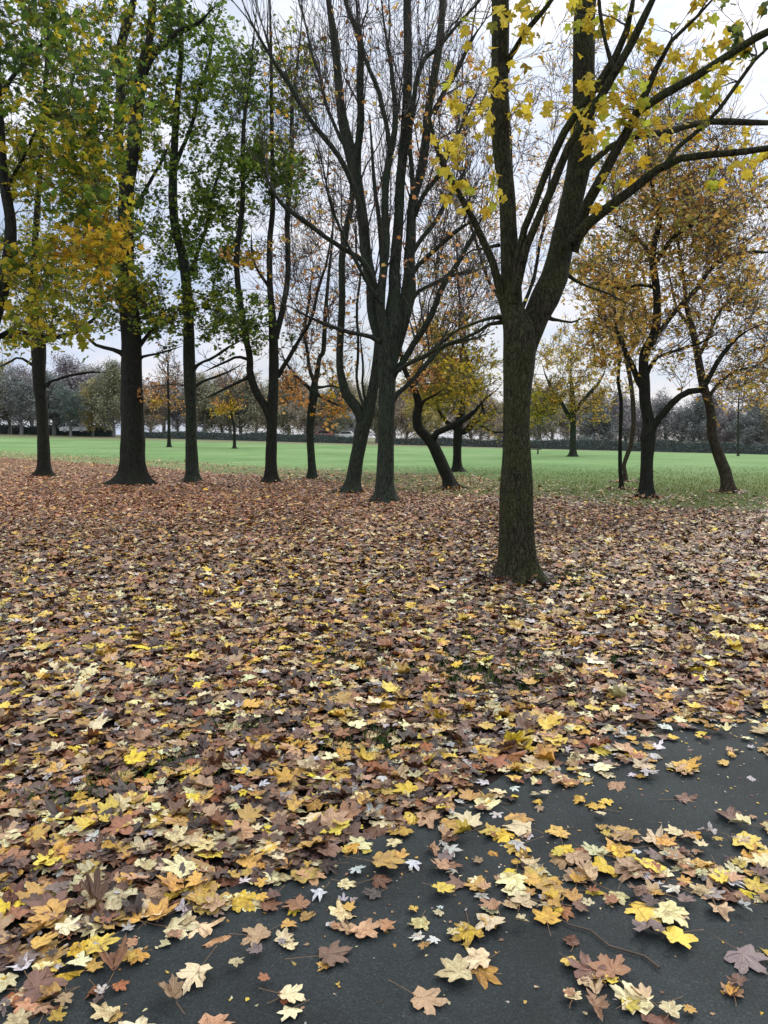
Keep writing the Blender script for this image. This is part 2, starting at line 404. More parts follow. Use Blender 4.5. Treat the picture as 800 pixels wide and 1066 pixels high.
        Q = p[:, None] + d[:, None] * t * L[:, None, None] + bend * (t ** 2) * L[:, None, None]
        Q = Q + rng.normal(0, 0.014, Q.shape) * L[:, None, None] * (t > 0)
        r0 = np.minimum(Rd[i, a] * 0.7, 0.003 + 0.011 * L); rmin = 0.0040 * max(0.5, D / 16)
        rad = r0[:, None] + (rmin - r0[:, None]) * np.linspace(0, 1, rn)[None] ** 0.7
        rad = np.maximum(rad, rmin)
        tubes(s.wood, Q, rad, 3)
        return Q, rad
    def fringe(s, m=6, length=1.0, up=0.4, ter=3, minr=0.0):
        """bare side shoots along every traced limb"""
        D = s.D
        for P, r in s.sec:
            n = len(P); Lt = np.linalg.norm(P[-1] - P[0]); mm = int(m * max(1, Lt))
            q, rr = s._side(P[None], r[None], mm, length, up, 6, D)
            q2, r2 = s._side(q, rr, ter, length * 0.55, up, 5, D)
            s._side(q2, r2, max(1, ter - 1), length * 0.3, up, 4, D)
    def leaf(s, pos, pal, size, droop, tpl):
        s.hasleaf = True; n = len(pos); pal = np.array(pal)
        ns = fbm(pos[:, 0] * 1.1 + pos[:, 1] * .6, pos[:, 2] * 1.3, 0.8); ki = np.clip((ns * 1.7 - 0.35 + rng.normal(0, 0.25, n)) * len(pal), 0, len(pal) - 1).astype(int)
        c = pal[ki] * rng.uniform(0.7, 1.25, (n, 1))
        X, Y, Z = basis(rng.uniform(0, 6.28, n), rng.normal(-droop, 0.45, n), rng.normal(0, 0.7, n))
        leaves(s.fol, tpl, pos, size * rng.uniform(0.65, 1.2, n), X, Y, Z, c, rng.normal(0, 0.4, (n, 3)), 0.15)
    def done(s):
        if s.wood.n: s.wood.build('branchwork', s.twm, s.root)
        if s.hasleaf: s.fol.build('crown', M_LEAFN if s.D < 9 else M_LEAF, s.root, smooth=False)
        return s.root

GR = 'park trees standing in the fallen leaves'
def L3(*a): return [a[i:i + 3] for i in range(0, len(a), 3)]
exec_trees = []
# ---- main tree, closest
t = Tree('maple_tree', (540, 606), 'nearest and thickest looking maple with forked mossy trunk, standing alone right of centre', GR, M_BARK, M_TWIG)
t.limb(L3(541,612,44, 540,590,40, 539,560,38.5, 538,520,37, 538,480,33, 537.5,440,31, 539,400,33, 541,370,37, 541,345,38, 534,322,27, 533,300,23, 532,285,22, 530,240,19, 528,200,18.5, 522,150,19, 520,100,19, 521,50,19, 521,0,18, 515,-70,15, 500,-150,11, 495,-240,6), trunk=True)
t.limb(L3(543,375,26, 551,348,31, 561,325,30, 566,316,31, 575,302,34, 580,288,29, 584,270,27, 590,240,26, 600,180,25, 607,100,25, 611,50,23, 613,0,22, 622,-70,18, 640,-150,12, 650,-250,6), 0.02, 0.5, k=24)
t.limb(L3(548,585,14, 557,598,14, 568,607,10, 580,612,6), -0.02, -0.25, k=14, part='root')
t.limb(L3(532,592,14, 524,602,12, 514,607,8, 505,610,5), -0.02, -0.2, k=14, part='root')
t.limb(L3(540,592,14, 541,604,14, 545,613,9, 549,618,5), -0.1, -0.4, k=14, part='root')
t.limb(L3(527,325,12, 521,305,10, 512,270,9, 500,245,8, 485,215,7, 465,180,7, 452,145,5, 447,115,4.5, 455,70,3.5, 463,35,2.5), 0, -0.5)
t.limb(L3(534,315,11, 539,290,10, 545,245,8, 566,190,8, 591,135,9, 621,88,9, 645,50,8, 655,27,8, 660,0,6, 668,-40,5, 690,-100,3), -0.1, -1.0)
t.limb(L3(537,305,11, 543,280,10, 552,245,9, 575,195,9, 597,145,9, 622,105,9, 640,75,9, 662,35,9, 680,-3,8, 705,-50,6, 730,-120,3), -0.15, -1.3)
t.limb(L3(640,75,6, 631,44,4, 624,10,4, 618,-40,3), -0.9, -1.1)
t.limb(L3(596,262,14, 603,238,12, 611,216,12, 638,165,11, 665,115,10, 682,74,6, 695,47,5, 722,20,5, 743,0,4, 770,-40,3), -0.1, -1.0)
t.limb(L3(664,116,9, 680,104,9, 705,89,9, 736,71,9, 766,51,8, 800,32,8, 850,10,6, 900,-10,4), -0.6, -1.6)
t.limb(L3(604,185,9, 618,169,7, 645,149,7, 689,140,7, 729,127,7, 766,128,7, 800,127,6, 850,120,5, 900,118,3), 0.1, 0.8)
t.limb(L3(596,252,16, 603,237,12, 611,233,12, 635,216,11, 665,194,10, 692,174,9, 719,164,8, 766,161,7.5, 800,156,7, 850,150,6, 900,142,4), -0.2, -1.2)
t.limb(L3(690,175,6, 710,150,5, 732,132,5, 759,101,4.5, 780,71,4, 800,50,4, 830,20,3), -0.7, -0.9)
t.limb(L3(527,75,8, 535,52,6, 554,24,6, 574,0,5, 600,-40,4), 0, -0.4)
t.limb(L3(524,335,6, 510,337,4, 490,350,3.5, 469,358,3, 450,366,2.6, 430,377,2), 0.1, 0.5)
t.limb(L3(522,330,6, 508,332,4, 482,340,3, 465,348,2.5, 445,352,2), 0.1, -0.4)
t.limb(L3(590,285,6, 604,295,3, 622,302,2.6, 640,309,2, 665,322,1.6), 0.2, 0.8)
t.limb(L3(570,330,6, 585,334,3, 600,334,2.4, 612,328,1.6), 0.1, 0.3)
t.limb(L3(520,255,5, 505,258,2.5, 490,262,2, 474,274,1.6), 0.1, 0.6)
for a in [(512,16,10,10,6),(535,38,22,14,5),(560,12,16,10,6),(498,88,12,10,6),(480,150,22,30,12),(505,186,14,12,6),(545,117,10,8,3),(490,120,20,20,4),
          (622,112,24,26,22),(650,95,26,20,20),(690,62,20,14,9),(706,112,34,20,14),(745,88,28,20,10),(680,120,16,16,8),(772,168,24,9,12),(632,198,12,22,8),(628,20,12,12,3),
          (783,22,14,14,6),(758,16,20,14,4),(660,8,12,10,3),(770,60,24,20,7),(733,68,14,12,3),(600,10,14,8,3),(690,22,16,12,4),(528,70,10,26,5)]:
    cx, cy, rx, ry, n = a
    t.spray(cx, cy, rx, ry, max(2, n // 3), PYEL if cx < 760 or cy > 120 else PG + PYG, per=8.5, size=0.108, dy=-0.5, rd=0.6, sub=3, sublen=0.28, ter=1, up=0.0, droop=0.7)
for a in [(560,-120,160,90,60),(760,-60,120,60,30),(450,60,60,80,14),(700,140,90,60,16)]:
    t.spray(*a, None, 0, dy=-0.3, rd=1.8, sub=3, sublen=0.6, ter=2)
t.spray(600,-190,190,90,60, PYEL + PYG, per=14, size=0.13, rd=2.2)
t.done()

# ---- the many-stemmed tree in the centre
t = Tree('maple_tree', (403, 523), 'many stemmed bare tree in the centre whose upright stems fan out above one trunk', GR, M_BARKG, M_TWIG)
t.limb(L3(402,527,24, 402,515,21, 401,500,19, 402,470,18, 402,440,18, 403,420,19, 403,395,20, 404,370,23, 406,352,25, 410,335,22, 411,305,13, 411,280,12, 415,232,11, 417,190,10.5, 422,135,10, 425,67,9, 424,0,8, 424,-60,6, 420,-130,4), trunk=True, k=14)
t.limb(L3(402,380,13, 396,350,13, 390,327,12, 389,293,12, 381,259,12, 376,219,11, 371,169,11, 363,130,9, 354,94,9, 346,34,8, 343,0,7, 338,-50,5, 330,-110,3), 0, 0.6, k=12)
t.limb(L3(373,190,8, 373,159,8, 376,101,8, 374,40,7, 366,17,6.5, 361,0,6, 350,-40,4), 0.3, -0.6)
t.limb(L3(403,375,12, 400,345,12, 397,322,10, 398,280,9, 401,232,8, 403,202,8, 409,135,6.5, 408,67,5.5, 400,20,5, 396,-10,4), -0.1, -0.8, k=12)
t.limb(L3(407,160,5, 401,125,5, 392,90,5, 380,60,4, 374,20,3), -0.6, -0.9)
t.limb(L3(408,375,14, 414,352,14, 422,330,13, 429,305,13, 430,277,12, 431,246,11, 430,214,10, 434,195,10, 443,152,9, 451,111,8.5, 458,61,8, 459,0,7, 461,-60,5, 470,-120,3), 0.05, 0.9, k=14)
t.limb(L3(417,325,6, 423,290,6, 426,253,5.5, 428,180,5, 430,118,5, 436,70,5, 457,47,5, 481,20,4.5, 501,0,4, 520,-30,3), 0.1, -0.6)
t.limb(L3(382,240,7, 378,225,6, 366,189,6, 343,152,5.5, 309,101,5, 285,62,4.5, 265,27,4.5, 250,-5,3.5), 0, -1.5)
t.limb(L3(392,300,7, 379,272,6, 358,259,5, 326,235,5, 300,217,5, 283,195,4, 268,160,3), -0.2, -1.8)
t.limb(L3(395,355,7, 390,351,5, 363,345,4.5, 339,337,4, 316,327,3, 300,318,2), -0.2, -1.0)
t.limb(L3(414,385,9, 423,372,7, 442,337,7, 455,312,6, 468,285,6, 484,259,5, 500,232,4, 512,200,3), 0.1, -1.0)
t.limb(L3(408,418,8, 414,410,5.5, 431,395,5, 445,378,5, 457,364,5, 478,356,4, 500,350,3.5, 515,343,3), 0.1, 0.8)
t.limb(L3(408,395,8, 415,385,5, 431,376,5, 447,369,5, 462,355,4, 480,342,3), 0, -1.0)
t.limb(L3(430,310,6, 436,303,4, 463,290,4, 482,284,4, 505,279,3), 0.2, 1.2)
t.limb(L3(429,285,6, 434,277,5, 457,256,5, 470,245,5, 484,235,4, 505,222,3), 0.1, -0.9)
t.limb(L3(430,262,6, 436,253,5, 452,232,5, 468,206,5, 479,188,4, 492,160,3), 0.3, 0.9)
t.limb(L3(432,225,6, 441,205,5, 458,180,4.5, 470,155,4, 486,120,3, 500,90,2), 0.3, -0.5)
t.limb(L3(452,118,6, 463,95,5, 476,75,4.5, 492,40,4, 505,22,3), 0.6, 0.2)
t.limb(L3(398,315,5, 386,300,4, 370,270,3.5, 352,230,3, 338,180,2.5, 330,140,2), -0.3, -1.5)
t.limb(L3(367,160,5, 352,140,4, 335,90,3.5, 322,40,3, 312,0,2.5), 0.2, 0.8)
t.fringe(2.6, 1.8, 0.8, 3)
for a in [(330,120,60,110,70),(470,130,55,110,70),(400,60,80,80,60),(470,300,50,60,50),(330,270,45,60,26),(390,-60,130,70,60)]:
    t.spray(a[0], a[1], a[2], a[3], int(a[4] * 0.7), PBRN + PTAN + POR, 3.5 if a[0] > 420 else 1.2, size=0.11, rd=2.6, sub=3, sublen=0.9, ter=2, up=0.4)
t.done()

# ---- leaning tree just left of it
t = Tree('maple_tree', (366, 513), 'tree leaning right with a curving forked limb, tucked behind the many stemmed trunk', GR, M_BARKG, M_TWIG)
t.limb(L3(365,516,19, 368,500,16, 371,480,15.5, 374,465,15.5, 378,445,16, 383,432,14, 388,408,11, 392,380,10, 395,340,8, 398,290,6, 396,240,5, 390,190,4, 385,120,3), trunk=True)
t.limb(L3(378,448,12, 374,430,12, 368,419,11.5, 362,411,11, 356,390,9, 354,364,8, 354,324,7.5, 357,272,7.5, 363,238,7, 367,214,6, 364,180,5, 355,140,4, 350,80,3, 345,20,2), 0, -0.6)
t.limb(L3(381,438,5, 379,425,3.5, 373,398,3, 373,337,3, 376,280,2.5, 380,240,2), -0.1, -0.3)
t.limb(L3(383,434,4.5, 381,420,3, 377,400,2.8, 378,380,2.5, 374,340,2), 0, 0.4)
t.fringe(1.2, 0.7, 0.5, 2)
for a in [(350,330,35,80,20),(358,260,45,90,24),(365,180,50,90,30)]:
    t.spray(*a, PBRN + POR, 1.5, size=0.09, rd=1.5, sub=3, sublen=0.6, ter=2)
t.done()

# ---- far left out-of-frame tree whose bowed stem enters the picture
t = Tree('maple_tree', (-62, 560), 'bowed dark stem curving in at the left edge under yellowing leaves', GR, M_BARKD, M_TWIG)
t.limb(L3(-62,562,24, -58,520,20, -48,470,19, -30,400,18, -8,335,16, 4,295,14, 10,262,13, 11,230,11, 5,195,10, 1,150,9, -3,80,8, -5,0,7, 0,-80,5), trunk=True)
t.limb(L3(4,197,5, 14,184,3.5, 24,165,3, 40,130,2.5, 60,90,2), 0, -0.3)
t.limb(L3(-25,385,8, 0,350,6, 20,345,5, 45,351,4, 66,352,3, 86,343,3, 100,333,2.5), 0, 0.5)
t.limb(L3(-2,100,5, 20,70,4, 60,30,3, 100,0,2), 0, 0.5)
for a, pal, per, sz in [((28,50,60,70,60), PYG + PG, 8, .105), ((60,170,66,65,70), PYG + PG[:2], 9, .105), ((95,245,38,48,42), PGOLD + PYG, 9, .11), ((20,290,38,46,28), PYG, 7, .11), ((105,105,50,60,40), PYG + PG, 7, .105), ((50,335,46,28,24), PYG, 7, .11), ((0,-90,110,70,50), PYG, 12, .12)]:
    t.spray(*a, pal, per, size=sz, rd=1.5, sub=3, sublen=0.45, ter=2)
t.done()

# ---- left row
t = Tree('maple_tree', (46, 496), 'slender dark tree at far left with low side branches, standing left of the flared trunk', GR, M_BARKD, M_TWIG)
t.limb(L3(46,499,16, 46,485,13.5, 45,450,12, 43,420,12.5, 41,400,13.5, 40.5,375,15, 40,357,15, 37,341,9, 34,311,8, 36,260,7, 40,200,6, 45,120,5, 50,40,4, 50,-40,3), trunk=True)
t.limb(L3(43,362,9, 47,354,6, 60,351,5, 74,348,5, 87,341,4, 98,333,3.5, 112,318,2.5), 0, -0.8)
t.limb(L3(40,365,8, 30,355,6, 20,351,5, 0,349,4.5, -30,340,3), 0, 0.6)
t.limb(L3(48,402,6, 53,397,3, 66,393,3, 81,389,3, 97,387,2.6, 112,388,2), 0, 0.6)
t.limb(L3(37,382,4, 20,372,2.5, 8,378,2, -10,386,2), 0, -0.4)
t.fringe(1.2, 0.8, 0.4, 2)
for a, pal, per in [((30,270,50,50,45), PYG, 15), ((70,305,50,45,45), PYG + PG[:2], 15), ((50,170,55,70,60), PYG + PG, 13), ((60,60,60,70,55), PYG + PG, 12), ((20,345,40,20,12), PYG, 15), ((60,-60,60,50,24), PYG, 16)]:
    t.spray(*a, pal, per, size=0.13, rd=2.4, sub=3, sublen=0.7, ter=2)
t.done()

t = Tree('maple_tree', (137, 504), 'thick straight trunk with widely flared root base, green leaves above, second from left edge', GR, M_BARKD, M_TWIG)
t.limb(L3(137,507,33, 138,495,27, 138,480,25.5, 138,440,24, 137,400,23, 136.5,350,21.5, 134,310,19, 131,270,17, 132,199,16, 139,150,14, 145,98,12.5, 148,70,12, 155,45,8, 158,20,8, 161,-10,6, 165,-80,4), trunk=True, k=20)
t.limb(L3(131,205,11, 126,170,10, 124,135,10, 126,67,10, 132,27,9, 138,0,8, 145,-60,5), 0, 0.5)
t.limb(L3(148,80,9, 156,62,8, 165,50,7, 177,38,6, 189,32,6, 206,24,5, 225,5,4), 0, -0.6)
t.limb(L3(132,372,8, 122,365,5, 110,362,4, 98,358,3.5, 86,345,3, 75,332,2), 0, -0.6)
t.limb(L3(140,366,8, 148,356,5, 157,345,4, 165,334,3.5, 172,315,2.5), 0, 0.5)
t.limb(L3(143,375,6, 150,371,3, 160,369,2.5, 172,366,2.2, 190,360,2), 0, -0.5)
t.limb(L3(142,216,5, 158,186,3.5, 170,165,3, 180,140,2.5), 0, 0.8)
t.fringe(1.3, 0.9, 0.3, 2)
for a, pal, per in [((130,305,50,35,42), PG + PYG[:3], 18), ((165,245,32,50,22), PG, 15), ((110,200,50,60,40), PYG + PG, 15), ((100,290,35,40,28), PYG + PGOLD[:2], 16), ((155,120,45,60,34), PG + PYG[:2], 15), ((125,40,60,50,40), PYG + PG[:2], 15), ((200,30,45,30,24), PG, 20), ((150,-60,70,50,30), PG, 16), ((150,330,40,14,14), PG + PYG, 18)]:
    t.spray(*a, pal, per, size=0.135, rd=2.4, sub=3, sublen=0.7, ter=2)
t.done()

t = Tree('maple_tree', (200, 502), 'straight slim trunk with dark green leaves, immediately right of the flared trunk', GR, M_BARKG, M_TWIG)
t.limb(L3(200,505,16, 200,490,14, 199,455,12.5, 199,430,12, 198,395,13, 197,370,12.5, 196,320,11, 191,270,10.5, 183,240,9.5, 180,199,9, 182,146,8, 183,130,7, 186,90,6, 189,51,5, 187,0,4.5, 190,-60,3), trunk=True)
t.limb(L3(201,385,6, 208,378,3, 222,372,3, 240,360,2.6, 256,352,2), 0, -0.5)
t.limb(L3(201,405,5, 209,398,3, 225,392,2.6, 240,386,2, 256,376,1.6), 0, 0.6)
t.limb(L3(190,300,5, 205,270,4, 215,230,3.5, 228,180,3, 240,120,2.5), 0, -0.5)
t.limb(L3(181,175,5, 195,140,4, 210,90,3.5, 222,40,3, 230,0,2), 0, 0.7)
t.fringe(1.2, 0.8, 0.3, 2)
for a, pal, per in [((215,260,45,42,45), PG, 24), ((222,325,42,30,30), PG + PYG[:1], 22), ((175,345,26,22,12), PG, 17), ((205,180,40,50,26), PG, 20), ((215,100,35,50,24), PG + PYG[:1], 18), ((175,60,34,50,18), PG, 18), ((235,215,26,30,20), PG, 22), ((200,-60,50,50,22), PG, 16), ((160,400,18,12,3), POR, 9)]:
    t.spray(*a, pal, per, size=0.13, rd=2.0, sub=3, sublen=0.6, ter=2)
t.done()

t = Tree('maple_tree', (281, 503), 'dark tree with a low limb swinging left from its fork, green tufts high up', GR, M_BARKD, M_TWIG)
t.limb(L3(281,506,17, 282,490,13.5, 283,455,11.5, 283.5,430,11.5, 285,400,10.5, 285,365,10.5, 284,335,9, 282,310,7, 281,288,6.5, 281,251,6, 284,220,5.5, 284,186,5, 283,120,4, 282,40,3, 280,-40,2.5), trunk=True)
t.limb(L3(287,350,8, 293,325,6.5, 298,288,6, 300,246,6, 301,207,5.5, 301,172,5, 305,120,4.5, 310,60,3.5, 315,0,3), 0, 0.7)
t.limb(L3(283,445,9, 278,427,9, 271,415,8.5, 266,406,8.5, 260,388,8, 259,370,7.5, 262,382,7) [:6] + L3(256,350,7, 252,304,6.5, 248,251,6, 250,199,5, 255,151,4.5, 262,60,4, 268,0,3), 0, -0.8)
t.limb(L3(260,392,5, 252,396,3.4, 244,400,3, 224,410,2.6, 206,418,2), -0.1, -0.8)
t.limb(L3(258,374,4, 247,371,3, 236,376,2.6, 210,388,2), -0.1, 0.5)
t.limb(L3(289,392,6, 297,378,5, 306,365,4.5, 315,348,4, 328,319,3.6, 335,290,3, 344,251,2.5, 350,220,2), 0.1, -0.8)
t.limb(L3(281,300,4, 268,280,3, 262,262,2.5, 262,240,2), 0, 0.5)
t.fringe(1.6, 0.8, 0.4, 2)
for a, pal, per in [((290,120,45,90,34), None, 0), ((240,120,30,70,26), PG, 14), ((268,170,32,45,34), PG, 22), ((303,185,24,34,16), PG + PYG[:1], 16), ((258,335,35,28,16), PG, 18), ((250,80,36,50,24), PG, 16), ((310,80,30,50,26), PG + PYG[:2], 15), ((285,140,30,60,20), PG + PYG, 14), ((262,268,24,14,9), POR + PGOLD, 14), ((245,355,30,20,9), PG, 16), ((290,-50,60,50,22), PG, 12), ((285,250,40,70,22), None, 0)]:
    t.spray(*a, pal, per, size=0.13, rd=2.0, sub=3, sublen=0.6, ter=2)
t.done()

t = Tree('small_maple_tree', (325, 499), 'small thin tree with orange leaves, set back on the grass between larger trunks', GR, M_BARKG, M_TWIGW)
t.limb(L3(325,501,11, 325,490,9, 323.5,465,8, 323,445,8.5, 325,425,9.5, 327,408,9.5, 328,398,7, 330,390,6, 333,372,5, 337,364,5, 339,327,4.5, 342,290,3.5, 346,250,2.5, 348,200,2), trunk=True)
t.limb(L3(327,410,5, 318,400,4, 308,392,3.5, 298,378,3, 292,365,2), 0, 0.6)
t.limb(L3(328,408,5, 336,414,3, 346,419,2.6, 362,426,2), 0, -0.5)
t.limb(L3(328,404,5, 336,403,3, 346,402,2.4, 358,405,2), 0, 0.4)
t.limb(L3(328,400,5, 322,380,4, 318,350,3.4, 322,310,3, 328,270,2), 0, 0.9)
t.fringe(1.4, 0.9, 0.5, 3)
for a, pal, per in [((300,408,20,16,12), POR, 12), ((345,420,20,22,12), POR + PGOLD, 10), ((330,350,50,50,44), POR + PBRN, 3.5), ((340,250,45,70,36), PBRN + POR, 2.2), ((300,300,30,50,18), PBRN + POR, 3)]:
    t.spray(*a, pal, per, size=0.15, rd=2.2, sub=3, sublen=0.7, ter=3)
t.done()

# ---- crooked pair right of centre
t = Tree('crooked_tree', (469, 509), 'crooked trunk leaning left with a sharp elbow, between the centre tree and the near maple', GR, M_BARKD, M_TWIGW)
t.limb(L3(470,512,15, 467,500,13, 461,485,13, 456,473,12.5, 451,463,12, 443,453,11, 436,445,10.5, 434,433,10, 436,422,9, 433,409,8, 427,396,6, 421,383,5.5, 415,355,4.5, 412,320,3.5), trunk=True)
t.limb(L3(450,458,9, 456,450,7, 465,446,7, 474,442,7, 481,438,7, 490,432,6, 498,424,4, 508,412,3), 0, -0.8)
t.limb(L3(431,402,5, 438,390,4, 444,380,3.5, 455,368,3, 466,340,2), 0, 0.4)
t.limb(L3(436,425,5, 443,416,3, 452,412,2.5, 462,405,2), 0, -0.4)
t.fringe(1.8, 0.7, 0.4, 2)
for a, pal, per in [((445,390,28,30,20), POLV + POR, 10), ((430,350,24,30,12), POR, 4), ((470,400,26,24,16), POLV, 12)]:
    t.spray(*a, pal, per, size=0.11, rd=1.2, sub=3, sublen=0.5, ter=3)
t.done()

t = Tree('hawthorn_tree', (476, 491), 'low spreading tree with olive yellow leaves, behind the crooked leaning trunk', GR, M_BARKD, M_TWIGW)
t.limb(L3(476,493,12, 476,483,9.5, 476.5,465,9, 477,450,9.5, 478,440,9, 482,425,6, 481,409,5, 478,385,4, 482,360,3, 486,330,2.5), trunk=True)
t.limb(L3(479,450,8, 485,448,7, 492,441,7, 499,436,6.5, 504,428,4.5, 502,420,3.5, 510,412,3, 520,404,2.5), 0, 0.5)
t.limb(L3(475,446,7, 466,440,5, 458,428,4, 452,415,3.5, 445,398,3), 0, 0.6)
t.limb(L3(497,438,4, 506,446,2.6, 516,450,2.2, 530,449,2), 0.2, 0.4)
t.limb(L3(492,388,3, 484,365,2.5, 480,348,2.5, 477,290,2.4, 475,240,2), 0.3, 0.3)
t.fringe(1.4, 0.9, 0.5, 3)
for a, pal, per in [((462,400,38,30,70), POLV, 24), ((462,350,34,34,50), POLV + PBRN, 14), ((495,395,26,30,34), POLV, 10), ((510,440,20,10,10), POLV, 14), ((480,290,50,50,60), PBRN + POLV, 2.5), ((470,220,50,60,50), PBRN, 2)]:
    t.spray(*a, pal, per, size=0.14, rd=3.0, sub=3, sublen=0.9, ter=3)
t.done()

# ---- right group
t = Tree('slim_tree', (648, 510), 'nearer one of two thin dark stems rising beside each other on the grass', GR, M_BARKD, M_TWIGW)
t.limb(L3(648,511,6.5, 647,500,5, 646,487,4.5, 646,457,4, 647,420,4, 644,395,3.6, 645,370,3.2, 641,340,2.8, 640,300,2.4, 636,260,2), trunk=True)
t.fringe(1, 0.7)
for a, pal, per in [((635,350,28,45,26), PTAN, 18), ((630,290,30,40,22), PTAN, 16)]:
    t.spray(*a, pal, per, size=0.11, rd=1.6, sub=3, sublen=0.6, ter=2)
t.done()
t = Tree('slim_tree', (652.5, 502), 'farther and slightly bent one of two thin stems beside each other on the grass', GR, M_BARKB, M_TWIGW)
t.limb(L3(652.5,503,5, 651,492,4.5, 650,484,4.5, 654,472,5, 657,463,5, 660,440,5, 659,415,5, 656,392,4.5, 651,365,4, 648,330,3.2, 652,290,2.6, 656,250,2), trunk=True)
for a, pal, per in [((655,330,30,45,26), PTAN, 18), ((640,400,20,18,6), PTAN + PYG, 8)]:
    t.spray(*a, pal, per, size=0.11, rd=1.6, sub=3, sublen=0.6, ter=2)
t.done()

t = Tree('hornbeam_tree', (673, 518), 'dark trunked tree under a broad tan and olive crown, right of the near maple', GR, M_BARKD, M_TWIGW)
t.limb(L3(673,521,17, 673,508,14.5, 673.5,495,13.5, 674,480,13, 675,466,14, 675,455,15.5, 676,440,13, 672,420,12, 671,395,12, 671,369,10.5, 680,352,10, 684,335,9, 684,304,8, 680,275,7.5, 681,255,6.5, 685,240,6, 687,222,5, 680,196,4, 676,160,3, 672,120,2.5), trunk=True)
t.limb(L3(677,455,9, 682,441,8, 690,430,7.5, 697,422,7.5, 712,411,7, 722,406,7, 730,404,6.5, 740,390,5.5, 755,367,5, 768,351,4, 782,342,3.4, 800,335,3), 0, -1.0)
t.limb(L3(670,405,8, 664,395,7, 658,380,6, 652,369,5.5, 642,343,4.5, 632,334,3.6, 618,326,3), 0, 0.7)
t.limb(L3(679,275,5, 671,254,4.5, 660,246,4, 648,238,3, 630,225,2.5), 0, 0.8)
t.limb(L3(684,272,5, 689,262,5, 705,243,4.5, 721,233,4, 735,215,3), 0, -0.6)
t.limb(L3(684,350,6, 690,342,5.5, 702,326,5, 713,314,5, 729,298,5, 752,270,4.5, 784,263,4, 802,262,3.4, 830,255,3), 0, 0.9)
t.limb(L3(674,390,5, 683,373,3.6, 705,364,3.2, 731,356,3, 750,345,2.5), 0, -0.8)
t.limb(L3(684,300,5, 668,296,3.4, 645,300,3, 620,290,2.6, 600,292,2), 0, 0.7)
t.fringe(1.6, 1.0, 0.4, 3)
for a, pal, per in [((690,225,70,60,130), PTAN, 30), ((640,290,46,55,70), PTAN, 25), ((735,290,55,45,60), PTAN, 20), ((670,165,60,50,70), PTAN, 20), ((740,205,46,60,50), PTAN + PBRN, 18), ((640,350,35,35,30), PTAN + POLV, 20), ((705,355,50,40,36), PTAN, 10), ((770,400,40,22,26), PTAN, 12), ((690,90,60,40,40), PTAN, 9), ((790,300,30,60,28), PTAN, 12)]:
    t.spray(a[0], a[1], a[2], a[3], int(a[4] * 0.8), pal, per * 0.46, size=0.14, rd=2.6, sub=4, sublen=0.7, ter=2, tpl=OVAL)
t.done()

t = Tree('leaning_tree', (760, 513), 'pale barked tree leaning left, rightmost trunk on the grass', GR, M_BARKB, M_TWIGW)
t.limb(L3(760,516,16.5, 758,505,13, 755,490,12.5, 751,480,12, 746,466,12, 742,452,11, 740,427,9.5, 733,402,9, 729,382,8, 724,355,7, 719,335,6, 715,318,5, 712,290,4, 706,250,3, 700,200,2.5), trunk=True)
t.limb(L3(737,415,5, 745,403,4, 756,392,3.6, 772,384,3, 795,380,2.5), 0, -0.6)
t.limb(L3(727,372,5, 740,345,3.6, 752,320,3, 772,300,2.5, 790,270,2), 0, 0.6)
t.limb(L3(722,345,4, 705,320,3, 700,300,2.5, 694,270,2), 0, 0.4)
t.fringe(1.6, 1.0, 0.4, 3)
for a, pal, per in [((765,335,50,40,50), PTAN + PBRN, 8), ((750,250,50,50,50), PTAN + PBRN, 12), ((785,210,36,50,34), PTAN, 7), ((790,385,34,25,30), PTAN, 15), ((730,150,60,50,36), PTAN, 7)]:
    t.spray(*a, pal, per * 0.8, size=0.135, rd=2.4, sub=4, sublen=0.8, ter=2, tpl=OVAL)
t.done()

t = Tree('hornbeam_tree', (541, 503), 'tall thin crowned tree hidden behind the near maple, tan twigs showing through its fork', GR, M_BARKD, M_TWIGW, D=34)
t.limb(L3(541,505,9, 541,470,8, 541,420,7, 543,370,6.5, 541,320,6, 536,260,5.5, 533,200,5, 531,140,4, 528,80,3), trunk=True)
t.limb(L3(541,330,5, 552,300,4, 562,260,3.5, 572,200,3, 577,140,2.5), 0, 0.6)
t.limb(L3(540,350,5, 524,320,4, 508,290,3.5, 492,240,3, 484,180,2.5), 0, 0.5)
t.fringe(1.6, 1.3, 0.4, 3)
for a, pal, per in [((560,230,50,90,45), PTAN + POR, 10), ((560,110,60,80,40), PTAN + PBRN, 8), ((480,220,45,80,42), PTAN + POR, 9), ((490,100,45,70,30), PTAN + PBRN, 6), ((610,60,50,60,30), PTAN + PBRN, 4)]:
    t.spray(*a, pal, per, size=0.13, rd=2.5, sub=3, sublen=0.9, ter=2, tpl=OVAL)
t.done()
GB = 'trees standing farther out on the green field'
t = Tree('linden_tree', (597, 468), 'olive yellow tree hanging low over the field right behind the near maple', GB, M_BARKG, M_TWIGW, D=62)
t.limb(L3(597,470,8, 597,462,7, 597,450,6.5, 597,430,6, 596,405,4.5, 594,385,3), trunk=True)
for p in [L3(597,440,5, 585,420,4, 572,400,3, 565,380,2), L3(597,430,5, 612,412,4, 626,395,3, 632,380,2)]: t.limb(p, 0, 1.0)
for a, pal, per in [((592,385,50,52,90), POLV + PTAN, 20), ((572,425,30,26,40), POLV + PYG[:2], 22), ((615,420,28,24,22), POLV + PTAN[:2], 14)]:
    t.spray(*a, pal, per, size=0.22, rd=3.5, sub=3, sublen=1.0, ter=2, tpl=OVAL)
t.done()
t = Tree('small_rowan_tree', (176, 458), 'thin sapling with sparse orange leaves, out on the field beyond the slim green tree', GB, M_BARKD, M_TWIGW, D=80)
t.limb(L3(176,461,4.5, 176,450,3.6, 176,430,3, 175,400,2.5, 175,375,2), trunk=True)
